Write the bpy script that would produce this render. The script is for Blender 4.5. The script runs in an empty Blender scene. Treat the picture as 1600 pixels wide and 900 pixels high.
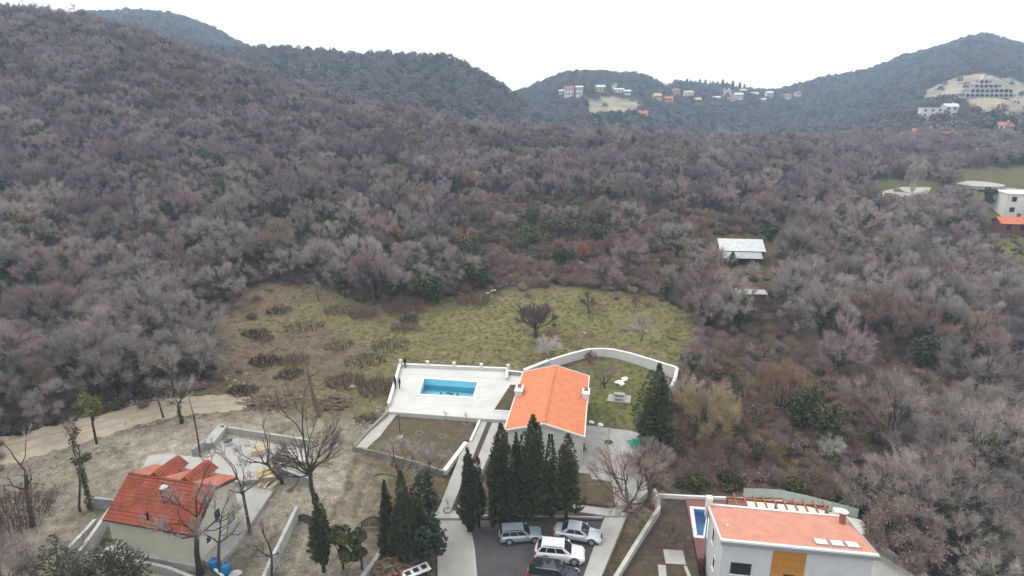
import bpy, math, random, bisect
import numpy as np
from mathutils import Vector, Matrix, noise as mnoise

SC = bpy.context.scene
COL = SC.collection
R = math.radians
# ------------------------------------------------------------------ camera
F, PITCH, CZ = 960.0, R(17.1), 40.0          # focal length in photo pixels, tilt, height above the car park
cam = bpy.data.cameras.new('camera'); camo = bpy.data.objects.new('camera', cam); COL.objects.link(camo)
cam.sensor_width = 36.0; cam.lens = 36.0 * F / 1600.0
cam.clip_start = 0.5; cam.clip_end = 9000
camo.location = (0, 0, CZ); camo.rotation_euler = (R(90) - PITCH, 0, 0)
SC.camera = camo
# ------------------------------------------------------------------ sky, sun, exposure
SUN_EL, SUN_AZ = R(52), R(-60)               # azimuth measured from +Y towards +X
w = bpy.data.worlds.new('World'); SC.world = w; w.use_nodes = True
nt = w.node_tree; nt.nodes.clear()
sky = nt.nodes.new('ShaderNodeTexSky'); sky.sky_type = 'NISHITA'; sky.sun_disc = False
sky.sun_elevation = SUN_EL; sky.sun_rotation = SUN_AZ; sky.air_density = 1.0; sky.dust_density = 4.0; sky.ozone_density = 1.0
hs = nt.nodes.new('ShaderNodeHueSaturation'); hs.inputs['Saturation'].default_value = 0.25
nt.links.new(sky.outputs[0], hs.inputs['Color'])
tc = nt.nodes.new('ShaderNodeTexCoord')
mp = nt.nodes.new('ShaderNodeMapping'); mp.inputs['Scale'].default_value = (2.0, 2.0, 5.0)
nt.links.new(tc.outputs['Generated'], mp.inputs[0])
nz = nt.nodes.new('ShaderNodeTexNoise'); nz.inputs['Scale'].default_value = 1.6; nz.inputs['Detail'].default_value = 5
nt.links.new(mp.outputs[0], nz.inputs['Vector'])
cr = nt.nodes.new('ShaderNodeValToRGB')
cr.color_ramp.elements[0].position = 0.3; cr.color_ramp.elements[0].color = (8.7, 8.65, 8.6, 1)
cr.color_ramp.elements[1].position = 0.62; cr.color_ramp.elements[1].color = (10.5, 10.42, 10.3, 1)
nt.links.new(nz.outputs['Fac'], cr.inputs[0])
mx = nt.nodes.new('ShaderNodeMixRGB'); mx.inputs[0].default_value = 0.85     # a closed layer of white cloud
nt.links.new(hs.outputs[0], mx.inputs[1]); nt.links.new(cr.outputs[0], mx.inputs[2])
bg = nt.nodes.new('ShaderNodeBackground'); bg.inputs['Strength'].default_value = 0.14
nt.links.new(mx.outputs[0], bg.inputs['Color'])
wo = nt.nodes.new('ShaderNodeOutputWorld'); nt.links.new(bg.outputs[0], wo.inputs['Surface'])
w.cycles.sampling_method = 'MANUAL'; w.cycles.sample_map_resolution = 256
sd = bpy.data.lights.new('sun', 'SUN'); sd.energy = 1.1; sd.angle = R(25); sd.color = (1.0, 0.965, 0.92)
so = bpy.data.objects.new('sun', sd); COL.objects.link(so)
so.rotation_euler = Vector((-math.sin(SUN_AZ) * math.cos(SUN_EL), -math.cos(SUN_AZ) * math.cos(SUN_EL), -math.sin(SUN_EL))).to_track_quat('-Z', 'Y').to_euler()
SC.view_settings.view_transform = 'Standard'; SC.view_settings.look = 'None'
SC.view_settings.exposure = 0.5; SC.view_settings.gamma = 1.0; SC.view_settings.use_curve_mapping = False
cy = SC.cycles
cy.max_bounces = 5; cy.diffuse_bounces = 1; cy.glossy_bounces = 2; cy.transmission_bounces = 3; cy.volume_bounces = 0
cy.transparent_max_bounces = 6; cy.caustics_reflective = False; cy.caustics_refractive = False
cy.use_adaptive_sampling = True; cy.adaptive_threshold = 0.03
cy.use_denoising = True
try:
    cy.denoiser = 'OPENIMAGEDENOISE'; cy.denoising_input_passes = 'RGB_ALBEDO_NORMAL'; cy.denoising_prefilter = 'ACCURATE'
except Exception: pass

# ------------------------------------------------------------------ helpers
rnd = random.Random(11)
CP, SP = math.cos(PITCH), math.sin(PITCH)
def ray(u, v):
    a = (u - 800) / F; b = (v - 450) / F
    return a, CP - b * SP, -SP - b * CP
def P(u, v, z):
    """point on the level plane z that shows at photo pixel u, v"""
    a, y, d = ray(u, v); t = (z - CZ) / d
    return (a * t, y * t, z)
def P2(u, v, z): return P(u, v, z)[:2]
def PY(u, v, yy):
    a, y, d = ray(u, v); t = yy / y
    return (a * t, yy, CZ + d * t)
def proj(x, y, z):
    z = z - CZ; dep = np.maximum(y * CP - z * SP, 0.1); up = y * SP + z * CP
    return 800 + F * x / dep, 450 - F * up / dep
def Hs(u, v, y):
    a, ry, rz = ray(u, v); return CZ + y * rz / ry

def tag(o, label=None, cat=None, group=None, kind=None):
    if label: o['label'] = label
    if cat: o['category'] = cat
    if group: o['group'] = group
    if kind: o['kind'] = kind
    return o
def empty(name, loc=(0, 0, 0), rz=0.0, label=None, cat=None, group=None):
    o = bpy.data.objects.new(name, None); COL.objects.link(o)
    o.location = loc; o.rotation_euler = (0, 0, rz); o.empty_display_size = 0.3
    return tag(o, label, cat, group)

class MB:
    """collects shapes into one mesh"""
    def __init__(s): s.v = []; s.f = []; s.m = []
    def add(s, vs, fs, mi=0):
        b = len(s.v); s.v.extend(vs); s.f.extend([tuple(i + b for i in f) for f in fs]); s.m.extend([mi] * len(fs)); return s
    def box(s, x0, x1, y0, y1, z0, z1, mi=0):
        return s.add([(x0,y0,z0),(x1,y0,z0),(x1,y1,z0),(x0,y1,z0),(x0,y0,z1),(x1,y0,z1),(x1,y1,z1),(x0,y1,z1)],
                     [(3,2,1,0),(4,5,6,7),(0,1,5,4),(1,2,6,5),(2,3,7,6),(3,0,4,7)], mi)
    def hexa(s, b4, t4, mi=0):
        return s.add(list(b4) + list(t4), [(3,2,1,0),(4,5,6,7),(0,1,5,4),(1,2,6,5),(2,3,7,6),(3,0,4,7)], mi)
    def prism(s, poly, z0, z1, mi=0):
        a = sum(poly[i][0]*poly[(i+1)%len(poly)][1] - poly[(i+1)%len(poly)][0]*poly[i][1] for i in range(len(poly)))
        if a < 0: poly = poly[::-1]
        n = len(poly)
        zt = [p[2] if len(p) > 2 else z1 for p in poly]
        vs = [(p[0], p[1], z0) for p in poly] + [(p[0], p[1], zt[i]) for i, p in enumerate(poly)]
        return s.add(vs, [tuple(range(n-1, -1, -1)), tuple(range(n, 2*n))] + [(i, (i+1)%n, n+(i+1)%n, n+i) for i in range(n)], mi)
    def slab(s, pts, th, mi=0):
        """a sheet of thickness th hung under the polygon pts (any tilt)"""
        n = len(pts); P3 = [Vector(p) for p in pts]
        nn = Vector((0,0,0))
        for i in range(n): nn += P3[i].cross(P3[(i+1)%n])
        nn.normalize()
        if nn.z < 0: P3 = P3[::-1]; nn = -nn
        lo = [p - nn*th for p in P3]
        return s.add([tuple(p) for p in lo] + [tuple(p) for p in P3], [tuple(range(n-1,-1,-1)), tuple(range(n, 2*n))] + [(i,(i+1)%n,n+(i+1)%n,n+i) for i in range(n)], mi)
    def bar(s, a, b, w, h=None, mi=0, up=(0,0,1)):
        """a square-section bar from a to b"""
        h = h or w; a = Vector(a); b = Vector(b); d = (b - a).normalized()
        u = Vector(up)
        if abs(d.dot(u)) > 0.98: u = Vector((0,1,0))
        sx = d.cross(u).normalized() * w/2; sy = sx.cross(d).normalized() * h/2
        q = [(-1,-1),(1,-1),(1,1),(-1,1)]
        return s.add([tuple(a + sx*i + sy*j) for i, j in q] + [tuple(b + sx*i + sy*j) for i, j in q],
                     [(3,2,1,0),(4,5,6,7),(0,1,5,4),(1,2,6,5),(2,3,7,6),(3,0,4,7)], mi)
    def tube(s, pts, rs, n=6, mi=0, cap=True):
        pts = [Vector(p) for p in pts]; base = len(s.v); k = len(pts)
        for i, p in enumerate(pts):
            d = (pts[min(i+1,k-1)] - pts[max(i-1,0)]).normalized()
            u = Vector((1,0,0)) if abs(d.x) < 0.8 else Vector((0,1,0))
            a = d.cross(u).normalized(); b = d.cross(a)
            for j in range(n):
                t = 2*math.pi*j/n
                s.v.append(tuple(p + a*(math.cos(t)*rs[i]) + b*(math.sin(t)*rs[i])))
        for i in range(k-1):
            for j in range(n):
                s.f.append((base+i*n+j, base+i*n+(j+1)%n, base+(i+1)*n+(j+1)%n, base+(i+1)*n+j)); s.m.append(mi)
        if cap:
            s.f.append(tuple(base+j for j in range(n-1,-1,-1))); s.f.append(tuple(base+(k-1)*n+j for j in range(n))); s.m += [mi, mi]
        return s
    def lathe(s, prof, n=12, c=(0,0,0), mi=0):
        base = len(s.v)
        for r, z in prof:
            for j in range(n):
                t = 2*math.pi*j/n; s.v.append((c[0]+r*math.cos(t), c[1]+r*math.sin(t), c[2]+z))
        for i in range(len(prof)-1):
            for j in range(n):
                s.f.append((base+i*n+j, base+i*n+(j+1)%n, base+(i+1)*n+(j+1)%n, base+(i+1)*n+j)); s.m.append(mi)
        s.f.append(tuple(base+j for j in range(n-1,-1,-1))); s.f.append(tuple(base+(len(prof)-1)*n+j for j in range(n))); s.m += [mi, mi]
        return s
    def mesh(s, name, mats, smooth=False):
        me = bpy.data.meshes.new(name); me.from_pydata(s.v, [], s.f)
        for m in (mats if isinstance(mats, (list, tuple)) else [mats]): me.materials.append(m)
        if any(s.m): me.polygons.foreach_set('material_index', s.m)
        if smooth: me.polygons.foreach_set('use_smooth', [True]*len(s.f))
        me.update(); return me
    def build(s, name, mats, parent=None, smooth=False, loc=None, rz=None, bevel=0):
        o = bpy.data.objects.new(name, s.mesh(name, mats, smooth)); COL.objects.link(o)
        if parent: o.parent = parent
        if loc: o.location = loc
        if rz: o.rotation_euler = (0,0,rz)
        if bevel:
            b = o.modifiers.new('bevel', 'BEVEL'); b.width = bevel; b.segments = 2; b.limit_method = 'ANGLE'
        return o
def obj(name, me, parent=None, loc=None, rz=None, sc=None):
    o = bpy.data.objects.new(name, me); COL.objects.link(o)
    if parent: o.parent = parent
    if loc: o.location = loc
    if rz is not None: o.rotation_euler = (0,0,rz)
    if sc: o.scale = sc
    return o

# ------------------------------------------------------------------ materials
MATS = {}
def mat(name, col, rough=0.85, noise=0.0, nscale=3.0, col2=None, bump=0.0, bscale=20.0, spec=0.3, metal=0.0, objrand=0.0, detail=4, rrand=0.0, sub=None, streak=0.0):
    """a Principled material: noise mixes col with col2 (or darkens), objrand varies it from object to object"""
    m = bpy.data.materials.new(name); m.use_nodes = True; n = m.node_tree.nodes; l = m.node_tree.links
    b = n['Principled BSDF']; b.inputs['Roughness'].default_value = rough; b.inputs['Metallic'].default_value = metal
    b.inputs['Specular IOR Level'].default_value = spec
    c4 = (*col, 1); t = n.new('ShaderNodeTexCoord'); out = None
    if noise or col2:
        nz = n.new('ShaderNodeTexNoise'); nz.inputs['Scale'].default_value = nscale; nz.inputs['Detail'].default_value = detail; nz.inputs['Roughness'].default_value = 0.65
        l.new(t.outputs['Object'], nz.inputs['Vector'])
        rp = n.new('ShaderNodeValToRGB'); rp.color_ramp.elements[0].position = 0.33; rp.color_ramp.elements[1].position = 0.68
        k = col2 or tuple(c*(1-noise) for c in col)
        rp.color_ramp.elements[0].color = (*k, 1); rp.color_ramp.elements[1].color = c4
        l.new(nz.outputs['Fac'], rp.inputs[0]); out = rp.outputs[0]
        if streak:
            n2 = n.new('ShaderNodeTexNoise'); n2.inputs['Scale'].default_value = nscale*6; n2.inputs['Detail'].default_value = 3
            l.new(t.outputs['Object'], n2.inputs['Vector'])
            mm = n.new('ShaderNodeMixRGB'); mm.blend_type = 'MULTIPLY'; mm.inputs[0].default_value = streak
            l.new(out, mm.inputs[1]); l.new(n2.outputs['Fac'], mm.inputs[2]); out = mm.outputs[0]
    if objrand or rrand:
        oi = n.new('ShaderNodeObjectInfo'); h = n.new('ShaderNodeHueSaturation')
        if out: l.new(out, h.inputs['Color'])
        else: h.inputs['Color'].default_value = c4
        mr = n.new('ShaderNodeMapRange'); mr.inputs['To Min'].default_value = 1-objrand; mr.inputs['To Max'].default_value = 1+objrand
        l.new(oi.outputs['Random'], mr.inputs['Value']); l.new(mr.outputs[0], h.inputs['Value'])
        if rrand:
            m1 = n.new('ShaderNodeMath'); m1.operation = 'MULTIPLY'; m1.inputs[1].default_value = 7.31; l.new(oi.outputs['Random'], m1.inputs[0])
            m2 = n.new('ShaderNodeMath'); m2.operation = 'FRACT'; l.new(m1.outputs[0], m2.inputs[0])
            m3 = n.new('ShaderNodeMapRange'); m3.inputs['To Min'].default_value = 0.5-rrand; m3.inputs['To Max'].default_value = 0.5+rrand
            l.new(m2.outputs[0], m3.inputs['Value']); l.new(m3.outputs[0], h.inputs['Hue'])
        out = h.outputs[0]
    if out: l.new(out, b.inputs['Base Color'])
    else: b.inputs['Base Color'].default_value = c4
    if bump:
        nb = n.new('ShaderNodeTexNoise'); nb.inputs['Scale'].default_value = bscale; nb.inputs['Detail'].default_value = 4
        l.new(t.outputs['Object'], nb.inputs['Vector'])
        bp = n.new('ShaderNodeBump'); bp.inputs['Strength'].default_value = bump; bp.inputs['Distance'].default_value = 0.05
        l.new(nb.outputs['Fac'], bp.inputs['Height']); l.new(bp.outputs[0], b.inputs['Normal'])
    MATS[name] = m; return m

M = dict(
    bark=mat('bark', (.085,.066,.056), .95, .45, 4, bump=.5, bscale=15, objrand=.2),
    twig_mauve=mat('twig_mauve', (.255,.190,.196), .95, objrand=.38, rrand=.018),
    twig_grey=mat('twig_grey', (.295,.252,.230), .95, objrand=.3, rrand=.02),
    twig_brown=mat('twig_brown', (.215,.150,.118), .95, objrand=.35, rrand=.02),
    twig_rust=mat('twig_rust', (.25,.165,.11), .95, objrand=.2, rrand=.015),
    twig_straw=mat('twig_straw', (.29,.225,.13), .95, objrand=.15),
    twig_white=mat('twig_white', (.42,.39,.36), .95, objrand=.1),
    ivy=mat('ivy', (.115,.112,.032), .75, .0, 1.2, col2=(.038,.042,.014), objrand=.3, rrand=.02),
    needle=mat('needle', (.105,.112,.045), .8, .0, 2.6, col2=(.030,.042,.018), objrand=.2, rrand=.02),
    evergreen=mat('evergreen', (.095,.100,.032), .75, .0, 1.1, col2=(.032,.040,.016), objrand=.25, rrand=.025),
    dead_leaf=mat('dead_leaf', (.34,.22,.13), .9, .3, 1.5, objrand=.15, rrand=.015),
    far_twig=mat('far_twig', (.185,.155,.145), .95, .35, .35, objrand=.28, rrand=.02),
    far_green=mat('far_green', (.065,.085,.05), .9, .4, .35, objrand=.3, rrand=.02),
)
# ------------------------------------------------------------------ terrain
def lut(us, vals, u): return np.interp(u, us, vals)
_TU = np.array([-400, 0, 200, 400, 600, 800, 1000, 1200, 1400, 1600, 2000.])
_PROF = {  # ground height along the view for columns of the photo
 -400: [(0,-2),(40,-1),(60,0),(80,4),(120,16),(160,32),(200,48),(250,66),(330,94)],
 0:    [(0,-2),(40,-.8),(50,0),(66,.6),(80,2.2),(120,8),(160,20),(200,33),(250,54),(290,70),(335,86)],
 200:  [(0,-2),(40,-.6),(50,0),(66,.6),(80,1.6),(100,4.5),(140,11),(200,28),(250,49),(300,69),(335,82)],
 400:  [(0,-2),(40,-.5),(50,0),(70,.7),(90,1.6),(120,6),(150,12),(200,23),(250,37),(310,52)],
 600:  [(0,-2),(40,-.3),(50,0),(70,.7),(90,1.6),(115,4),(150,9),(200,18),(250,28),(290,34)],
 800:  [(0,-2),(42,-.2),(50,0),(60,.3),(72,.8),(88,1.5),(110,3.2),(130,5.2),(150,8),(180,12),(220,17),(250,20.5),(280,26)],
 1000: [(0,-3),(42,-.3),(50,0),(60,.2),(72,.8),(88,1.5),(110,3.2),(130,5.2),(150,8),(180,12),(220,17),(250,20),(280,24.5)],
 1200: [(0,-4),(40,-2),(60,-1),(75,0),(90,.8),(120,3),(150,6),(200,12),(250,18),(290,22.3)],
 1400: [(0,-5),(40,-3),(60,-2),(90,-.5),(120,1.5),(150,4.5),(200,10),(250,15),(290,18),(380,21),(440,24)],
 1600: [(0,-6),(50,-3.5),(100,-2),(150,1),(180,4),(230,11),(300,14),(380,18),(430,24),(480,30)],
 2000: [(0,-7),(50,-5),(100,-4),(150,-1),(180,3),(230,10),(300,16),(380,24),(480,40)],
}
_NT, _NY = 220, 420
_tt = np.linspace(-2.2, 2.2, _NT); _ly = np.linspace(math.log(8), math.log(4500), _NY); _yy = np.exp(_ly)
def _blur(a, k, ax):
    ker = np.exp(-0.5*(np.arange(-3*k, 3*k+1)/k)**2); ker /= ker.sum()
    pad = [(0,0),(0,0)]; pad[ax] = (3*k, 3*k); b = np.pad(a, pad, mode='edge')
    return np.apply_along_axis(lambda r: np.convolve(r, ker, 'valid'), ax, b)
def _terrain_grid():
    cols = {}
    for u, pr in _PROF.items():
        ys = [p[0] for p in pr]; hs_ = [p[1] for p in pr]
        h = np.interp(_yy, ys, hs_); yc, hc = pr[-1]
        if u < 1300: h = np.where(_yy > yc, np.maximum(hc - .22*(_yy-yc), 4), h)
        cols[u] = h
    ut = 800 + 1004*_tt
    A = np.stack([cols[int(u)] for u in _TU])               # columns x y
    base = np.empty((_NT, _NY))
    for j in range(_NY): base[:, j] = np.interp(ut, _TU, A[:, j])
    base = _blur(_blur(base, 5, 0), 4, 1)
    def ridge(pts, y0, sf, sb, tree=6, wob=0):
        us = [p[0] for p in pts]; H = [Hs(p[0], p[1], y0) - tree for p in pts]
        h = np.interp(ut, us, H)[:, None]
        f = np.where(_yy[None] < y0, h - sf*(y0-_yy[None]), h - sb*(_yy[None]-y0))
        return f
    lay = [base,
      ridge([(-900,30),(100,70),(250,66),(330,64),(380,66),(440,66),(500,73),(560,78),(640,80),(700,78),(740,90),(780,113),(800,131),(815,146),(835,180),(870,230),(1000,300),(3000,300)], 560, .24, .3),
      ridge([(-900,-40),(-50,4),(0,9),(60,20),(120,20),(170,13),(230,11),(280,13),(330,29),(380,62),(430,84),(520,100),(700,130),(900,200),(3000,200)], 950, .2, .3),
      ridge([(-900,300),(600,220),(700,180),(780,146),(820,132),(850,121),(880,109),(930,104),(960,107),(985,113),(1000,110),(1030,117),(1060,129),(1090,127),(1150,130),(1190,135),(1230,142),(1320,150),(1500,170),(3000,170)], 860, .155, .3),
      ridge([(-900,300),(1000,220),(1120,170),(1210,136),(1250,124),(1290,113),(1340,109),(1370,94),(1390,84),(1430,76),(1470,64),(1500,48),(1520,45),(1545,52),(1570,60),(1600,64),(1700,80),(1900,95),(3000,60)], 960, .19, .3),
      np.full((_NT,_NY), -6.0)]
    S = np.stack(lay); k = 3.0; mxx = S.max(0)
    g = mxx + k*np.log(np.exp((S-mxx)/k).sum(0)) - k*math.log(1.15)
    return _blur(_blur(g, 1, 0), 1, 1)
_G = _terrain_grid()
_KN = [(PY(1535, 146, 470), 34), (PY(1452,176,480), 30)]
def _n2(x, y):
    return (np.sin(x*.11+1.3*np.sin(y*.07))*np.cos(y*.09+.9*np.sin(x*.05)) + .5*np.sin(x*.27+2)*np.sin(y*.31+.5*np.sin(x*.2)))
def terr(x, y):
    """ground height"""
    x = np.asarray(x, float); y = np.asarray(y, float)
    yc = np.clip(np.abs(y), 8, 4400); t = np.clip(x/np.maximum(np.abs(y), 12), -2.19, 2.19)
    fi = (t+2.2)/4.4*(_NT-1); fj = (np.log(yc)-_ly[0])/(_ly[-1]-_ly[0])*(_NY-1)
    i = np.clip(fi.astype(int), 0, _NT-2); j = np.clip(fj.astype(int), 0, _NY-2); a = fi-i; b = fj-j
    h = _G[i,j]*(1-a)*(1-b)+_G[i+1,j]*a*(1-b)+_G[i,j+1]*(1-a)*b+_G[i+1,j+1]*a*b
    far = np.clip((y-85)/80, 0, 1)
    h = h + _n2(x,y)*(.12+1.0*far) + _n2(x*.23+40,y*.23)*(2.6*np.clip((y-330)/300,0,1))
    for (px,py,pz), s in _KN:
        d2 = ((x-px)**2 + ((y-py)*.8)**2)/(s*s)
        cur = pz - 2
        h = h + np.exp(-d2)*np.maximum(cur - h, 0)
    return h
def T(x, y): return float(terr(x, y))
def G(u, v):
    """point of the ground that shows at photo pixel u, v"""
    a, ry, rz = ray(u, v); y = np.concatenate([np.arange(20, 400, .25), np.arange(400, 1400, 2)])
    t = y/ry; z = CZ + rz*t; h = terr(a*t, y); k = np.argmax(z < h)
    if k == 0: return (a*900/ry, 900., T(a*900/ry, 900.))
    z0, z1 = z[k-1]-h[k-1], z[k]-h[k]; f = z0/(z0-z1+1e-9); yy = y[k-1]+(y[k]-y[k-1])*f; tt = yy/ry
    return (a*tt, yy, T(a*tt, yy))
def inpoly(px, py, poly):
    px = np.asarray(px, float); py = np.asarray(py, float); c = np.zeros(px.shape, bool); n = len(poly)
    for i in range(n):
        x1, y1 = poly[i]; x2, y2 = poly[(i+1)%n]
        if y1 == y2: continue
        c ^= ((y1 > py) != (y2 > py)) & (px < (x2-x1)*(py-y1)/(y2-y1)+x1)
    return c
def W(poly): return [G(u, v)[:2] for u, v in poly]

# pieces of the ground that differ in colour, outlined on the ground itself
CLEAR = W([(-60,735),(0,690),(120,660),(230,625),(325,605),(345,520),(380,455),(440,440),(520,447),(560,470),(690,470),(760,455),(900,447),(1000,459),(1085,490),(1090,530),(1062,575),(1056,620),(1040,690),(1010,760),(1160,768),(1300,795),(1445,899),(1460,940),(-100,940)])
MEADOW = W([(560,575),(640,470),(760,458),(900,450),(1000,462),(1080,490),(1085,540),(1060,575),(1000,552),(920,546),(820,575),(625,566)])
LAWN = W([(920,548),(958,548),(1055,577),(1052,625),(1010,668),(918,668),(918,590)])
LAWN2 = W([(440,640),(560,560),(640,470),(480,465),(430,500),(540,520),(560,560),(600,565),(590,640),(540,680)])
BURNT = W([(345,600),(350,520),(400,450),(560,475),(600,500),(600,570),(520,640),(400,650)])
SCRUB_A = W([(700,300),(900,310),(1100,330),(1230,360),(1240,470),(1150,480),(1090,490),(1000,455),(900,445),(780,450),(700,380)])
SCRUB_R = W([(1060,560),(1130,530),(1330,540),(1480,600),(1450,660),(1350,700),(1330,800),(1160,768),(1020,765),(1050,640)])
YARD = W([(-80,720),(120,690),(380,640),(480,660),(590,650),(560,720),(600,930),(-100,960)])
FAR_BARE = [[(915,158),(960,150),(1005,160),(1000,172),(975,182),(920,182)], [(925,131),(960,132),(990,130),(993,145),(975,140),(925,138)], [(985,109),(1005,108),(1045,118),(1058,131),(1045,140),(1015,126)], [(1436,146),(1480,126),(1530,114),(1590,124),(1620,150),(1605,176),(1570,190),(1545,186),(1515,164),(1445,158)], [(1120,142),(1165,138),(1160,150),(1130,150)]]
GREEN_R = W([(1560,380),(1620,360),(1640,410),(1565,400)])

# paved levels: (name, outline in the photo, level or one level per corner, thickness)
def PZ(lst, z): return [P(u, v, z[i] if isinstance(z, (list, tuple)) else z) for i, (u, v) in enumerate(lst)]
DECK_Z = 1.75
DECK = PZ([(624,571.5),(794,579),(822,584),(815,648),(797,656.5),(744,653.5),(604,643)], DECK_Z)
SLABS = {
 'garden_path': (PZ([(604,645.5),(620,646.5),(594,681),(573,700),(556,697)], [1.45,1.45,1.1,.9,.9]), .6),
 'lower_bed': (PZ([(620,646.5),(744,656),(734,688),(724,688),(690,735),(612,712),(574,700),(594,681)], [1.2,1.2,1.1,1.1,.9,.85,.85,1.05]), .6),
 'left_walk': (PZ([(684,798),(704,798),(761,659.5),(749,656.5),(735,688),(722,700),(712,728)], [.28,.28,1.4,1.4,1.15,1.1,.95]), .6),
 'strip_bed': (PZ([(704,798),(712.5,798),(769,660),(761,659.5)], [.24,.24,1.36,1.36]), .6),
 'right_walk': (PZ([(712.5,798),(729,798),(760,720),(796,661),(769,660)], [.28,.28,.9,1.4,1.4]), .6),
 'landing': (PZ([(680,798),(734,798),(735,809.5),(679,809.5)], .3), .6),
 'driveway': (PZ([(682,812),(733,812),(742,858),(746,905),(749,960),(686,960),(684,900)], .06), .5),
 'car_park': (PZ([(733,813),(942,813),(935,835),(912,900),(890,960),(749,960),(746,905),(742,858)], .04), .5),
 'side_path': (PZ([(945,806),(979,806),(940,900),(915,960),(890,960),(912,900)], .12), .6),
 'front_path': (PZ([(893,784),(950,791),(978,790),(979,805.5),(945,805.5),(890,797)], .3), .6),
 'patio': (PZ([(914,664),(986,673),(1016,683),(1000,702),(1012,768),(988,790),(962,788),(956,752),(925,748),(922,740),(903,738)], .75), .8),
 'front_bed': (PZ([(903,738),(922,740),(925,748),(956,752),(962,788),(950,790),(893,783)], .6), .5),
 'tree_strip': (PZ([(736,797),(890,786),(892,797),(945,806),(942,812),(735,810)], .18), .5),
 'neighbour_garden': (PZ([(1026,772),(1070,775),(1092,896),(1094,960),(920,960),(962,900),(1030,792)], .1), 4),
 'red_patio': (PZ([(1070,775),(1163,779),(1172,800),(1110,800),(1100,872),(1090,872)], .25), 4.5),
 'cream_terrace': (PZ([(1163,779),(1222,781),(1345,812),(1365,835),(1290,845),(1172,800)], .25), 4.5),
 'ramp': (PZ([(1362,850),(1402,868),(1460,905),(1500,960),(1360,960)], [.0,-.3,-.6,-1,-1]), 3),
 'house_apron': (PZ([(372,748),(429,763),(372,848),(338,885),(300,866)], .35), .6),
 'rear_terrace': (PZ([(232,712),(262,709),(323,716),(340,708),(440,724),(432,745),(378,752),(300,760),(215,745)], .95), 1.4),
 'basin_floor': (PZ([(340,690),(372,684),(480,702),(476,722),(440,724),(340,708),(322,714)], .6), 1.0),
}
az = np.concatenate([np.arange(-180,-58,3.0), np.arange(-58,58,.26), np.arange(58,180.1,3.0)])
az = R(1)*az
rr = [1.0]
while rr[-1] < 4300: rr.append(rr[-1]*(1.35 if rr[-1] < 20 else 1.0105 if rr[-1] < 180 else 1.02 if rr[-1] < 1300 else 1.2))
rr = np.array(rr); na, nr = len(az), len(rr)
X = np.outer(rr, np.sin(az)); Y = np.outer(rr, np.cos(az)); Z = terr(X, Y)
POOL = PZ([(663,591.5),(746,597.5),(739,621),(655,616)], DECK_Z); POOL2 = PZ([(1083,795),(1106,797),(1099,838),(1089,837)], .25)
for pl, dz in [(DECK, .5), (POOL, 2.2), (POOL2, 2.2)] + [(q_[0], .25) for q_ in SLABS.values()]:
    c_ = np.mean(np.array([p[:2] for p in pl]), 0); big = [tuple(c_ + (np.array(p[:2])-c_)*(1.02 if dz < 1 else 1.3)) for p in pl]
    zz = min(p[2] for p in pl) - dz
    Z = np.where(inpoly(X, Y, big), np.minimum(Z, zz), Z)
back = Y < 12; Z = np.where(back, -3.0 - 2*np.clip((12-Y)/60,0,1)*0, Z)
co = np.stack([X, Y, Z], -1).reshape(-1, 3)
idx = np.arange(nr*na).reshape(nr, na)
fc = np.stack([idx[:-1,:-1], idx[:-1,1:], idx[1:,1:], idx[1:,:-1]], -1).reshape(-1,4)[:, ::-1]
cen = co[fc].mean(1)
def fbm(x, y, s, seed=0):
    o = 0; a = 1.
    for k in range(4):
        o = o + a*np.sin(x*s*1.3+seed+1.7*np.sin(y*s+seed*2.1))*np.cos(y*s*1.1-seed+1.3*np.sin(x*s*.8+k)); s *= 2.1; a *= .55; seed += 3.3
    return o/1.8
_rj = np.random.RandomState(3)
_near = np.where((co[:,1] > 25) & (co[:,1] < 260) & (np.abs(co[:,0]) < 260))[0]
def zone_mask(poly, wob=2.2, feather=2.6):
    out = np.zeros(len(co)); x = co[_near,0]; y = co[_near,1]
    x = x + wob*fbm(x, y, .22, 1) + .7*fbm(x, y, 1.1, 8); y = y + wob*fbm(co[_near,0], y, .22, 5) + .7*fbm(x, y, 1.3, 2)
    for k in range(9):
        a = k*2.4; r_ = feather*math.sqrt((k+.5)/9); out[_near] += inpoly(x + r_*math.cos(a), y + r_*math.sin(a), poly)
    return out/9
ground_col = np.tile(np.array([.052,.041,.036]), (len(co), 1))
def blend(mask, c, a=1.0):
    k = (np.asarray(mask, float)*a)[:, None]; ground_col[:] = ground_col*(1-k) + np.array(c)*k
dist = co[:,1]
blend(np.clip((dist-360)/100, 0, 1), (.060,.058,.046))
blend(zone_mask(SCRUB_A), (.105,.080,.052)); blend(zone_mask(SCRUB_R), (.088,.066,.045))
nA = fbm(co[:,0], co[:,1], .16, 2); nB = fbm(co[:,0], co[:,1], .45, 7); nC = fbm(co[:,0], co[:,1], .07, 4); nD = fbm(co[:,0], co[:,1]*1.8, .26, 12)
blend(zone_mask(SCRUB_A), (.145,.122,.065), np.clip(nA*1.2-.1,0,.7))
blend(zone_mask(CLEAR), (.150,.128,.092)); 
ic = zone_mask(CLEAR)
blend(ic, (.130,.118,.070), np.clip(nA,0,.7)); blend(ic, (.11,.085,.06), np.clip(nB*.9,0,.6))
ib = zone_mask(BURNT); blend(ib, (.165,.128,.098), .9); blend(ib, (.165,.150,.075), np.clip(nC*1.3-.3,0,.6)); blend(ib, (.07,.055,.045), np.clip(nB*.7-.1,0,.6))
i2 = zone_mask(LAWN2); blend(i2, (.165,.155,.068), np.clip(.0+nA,0,.65))
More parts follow.
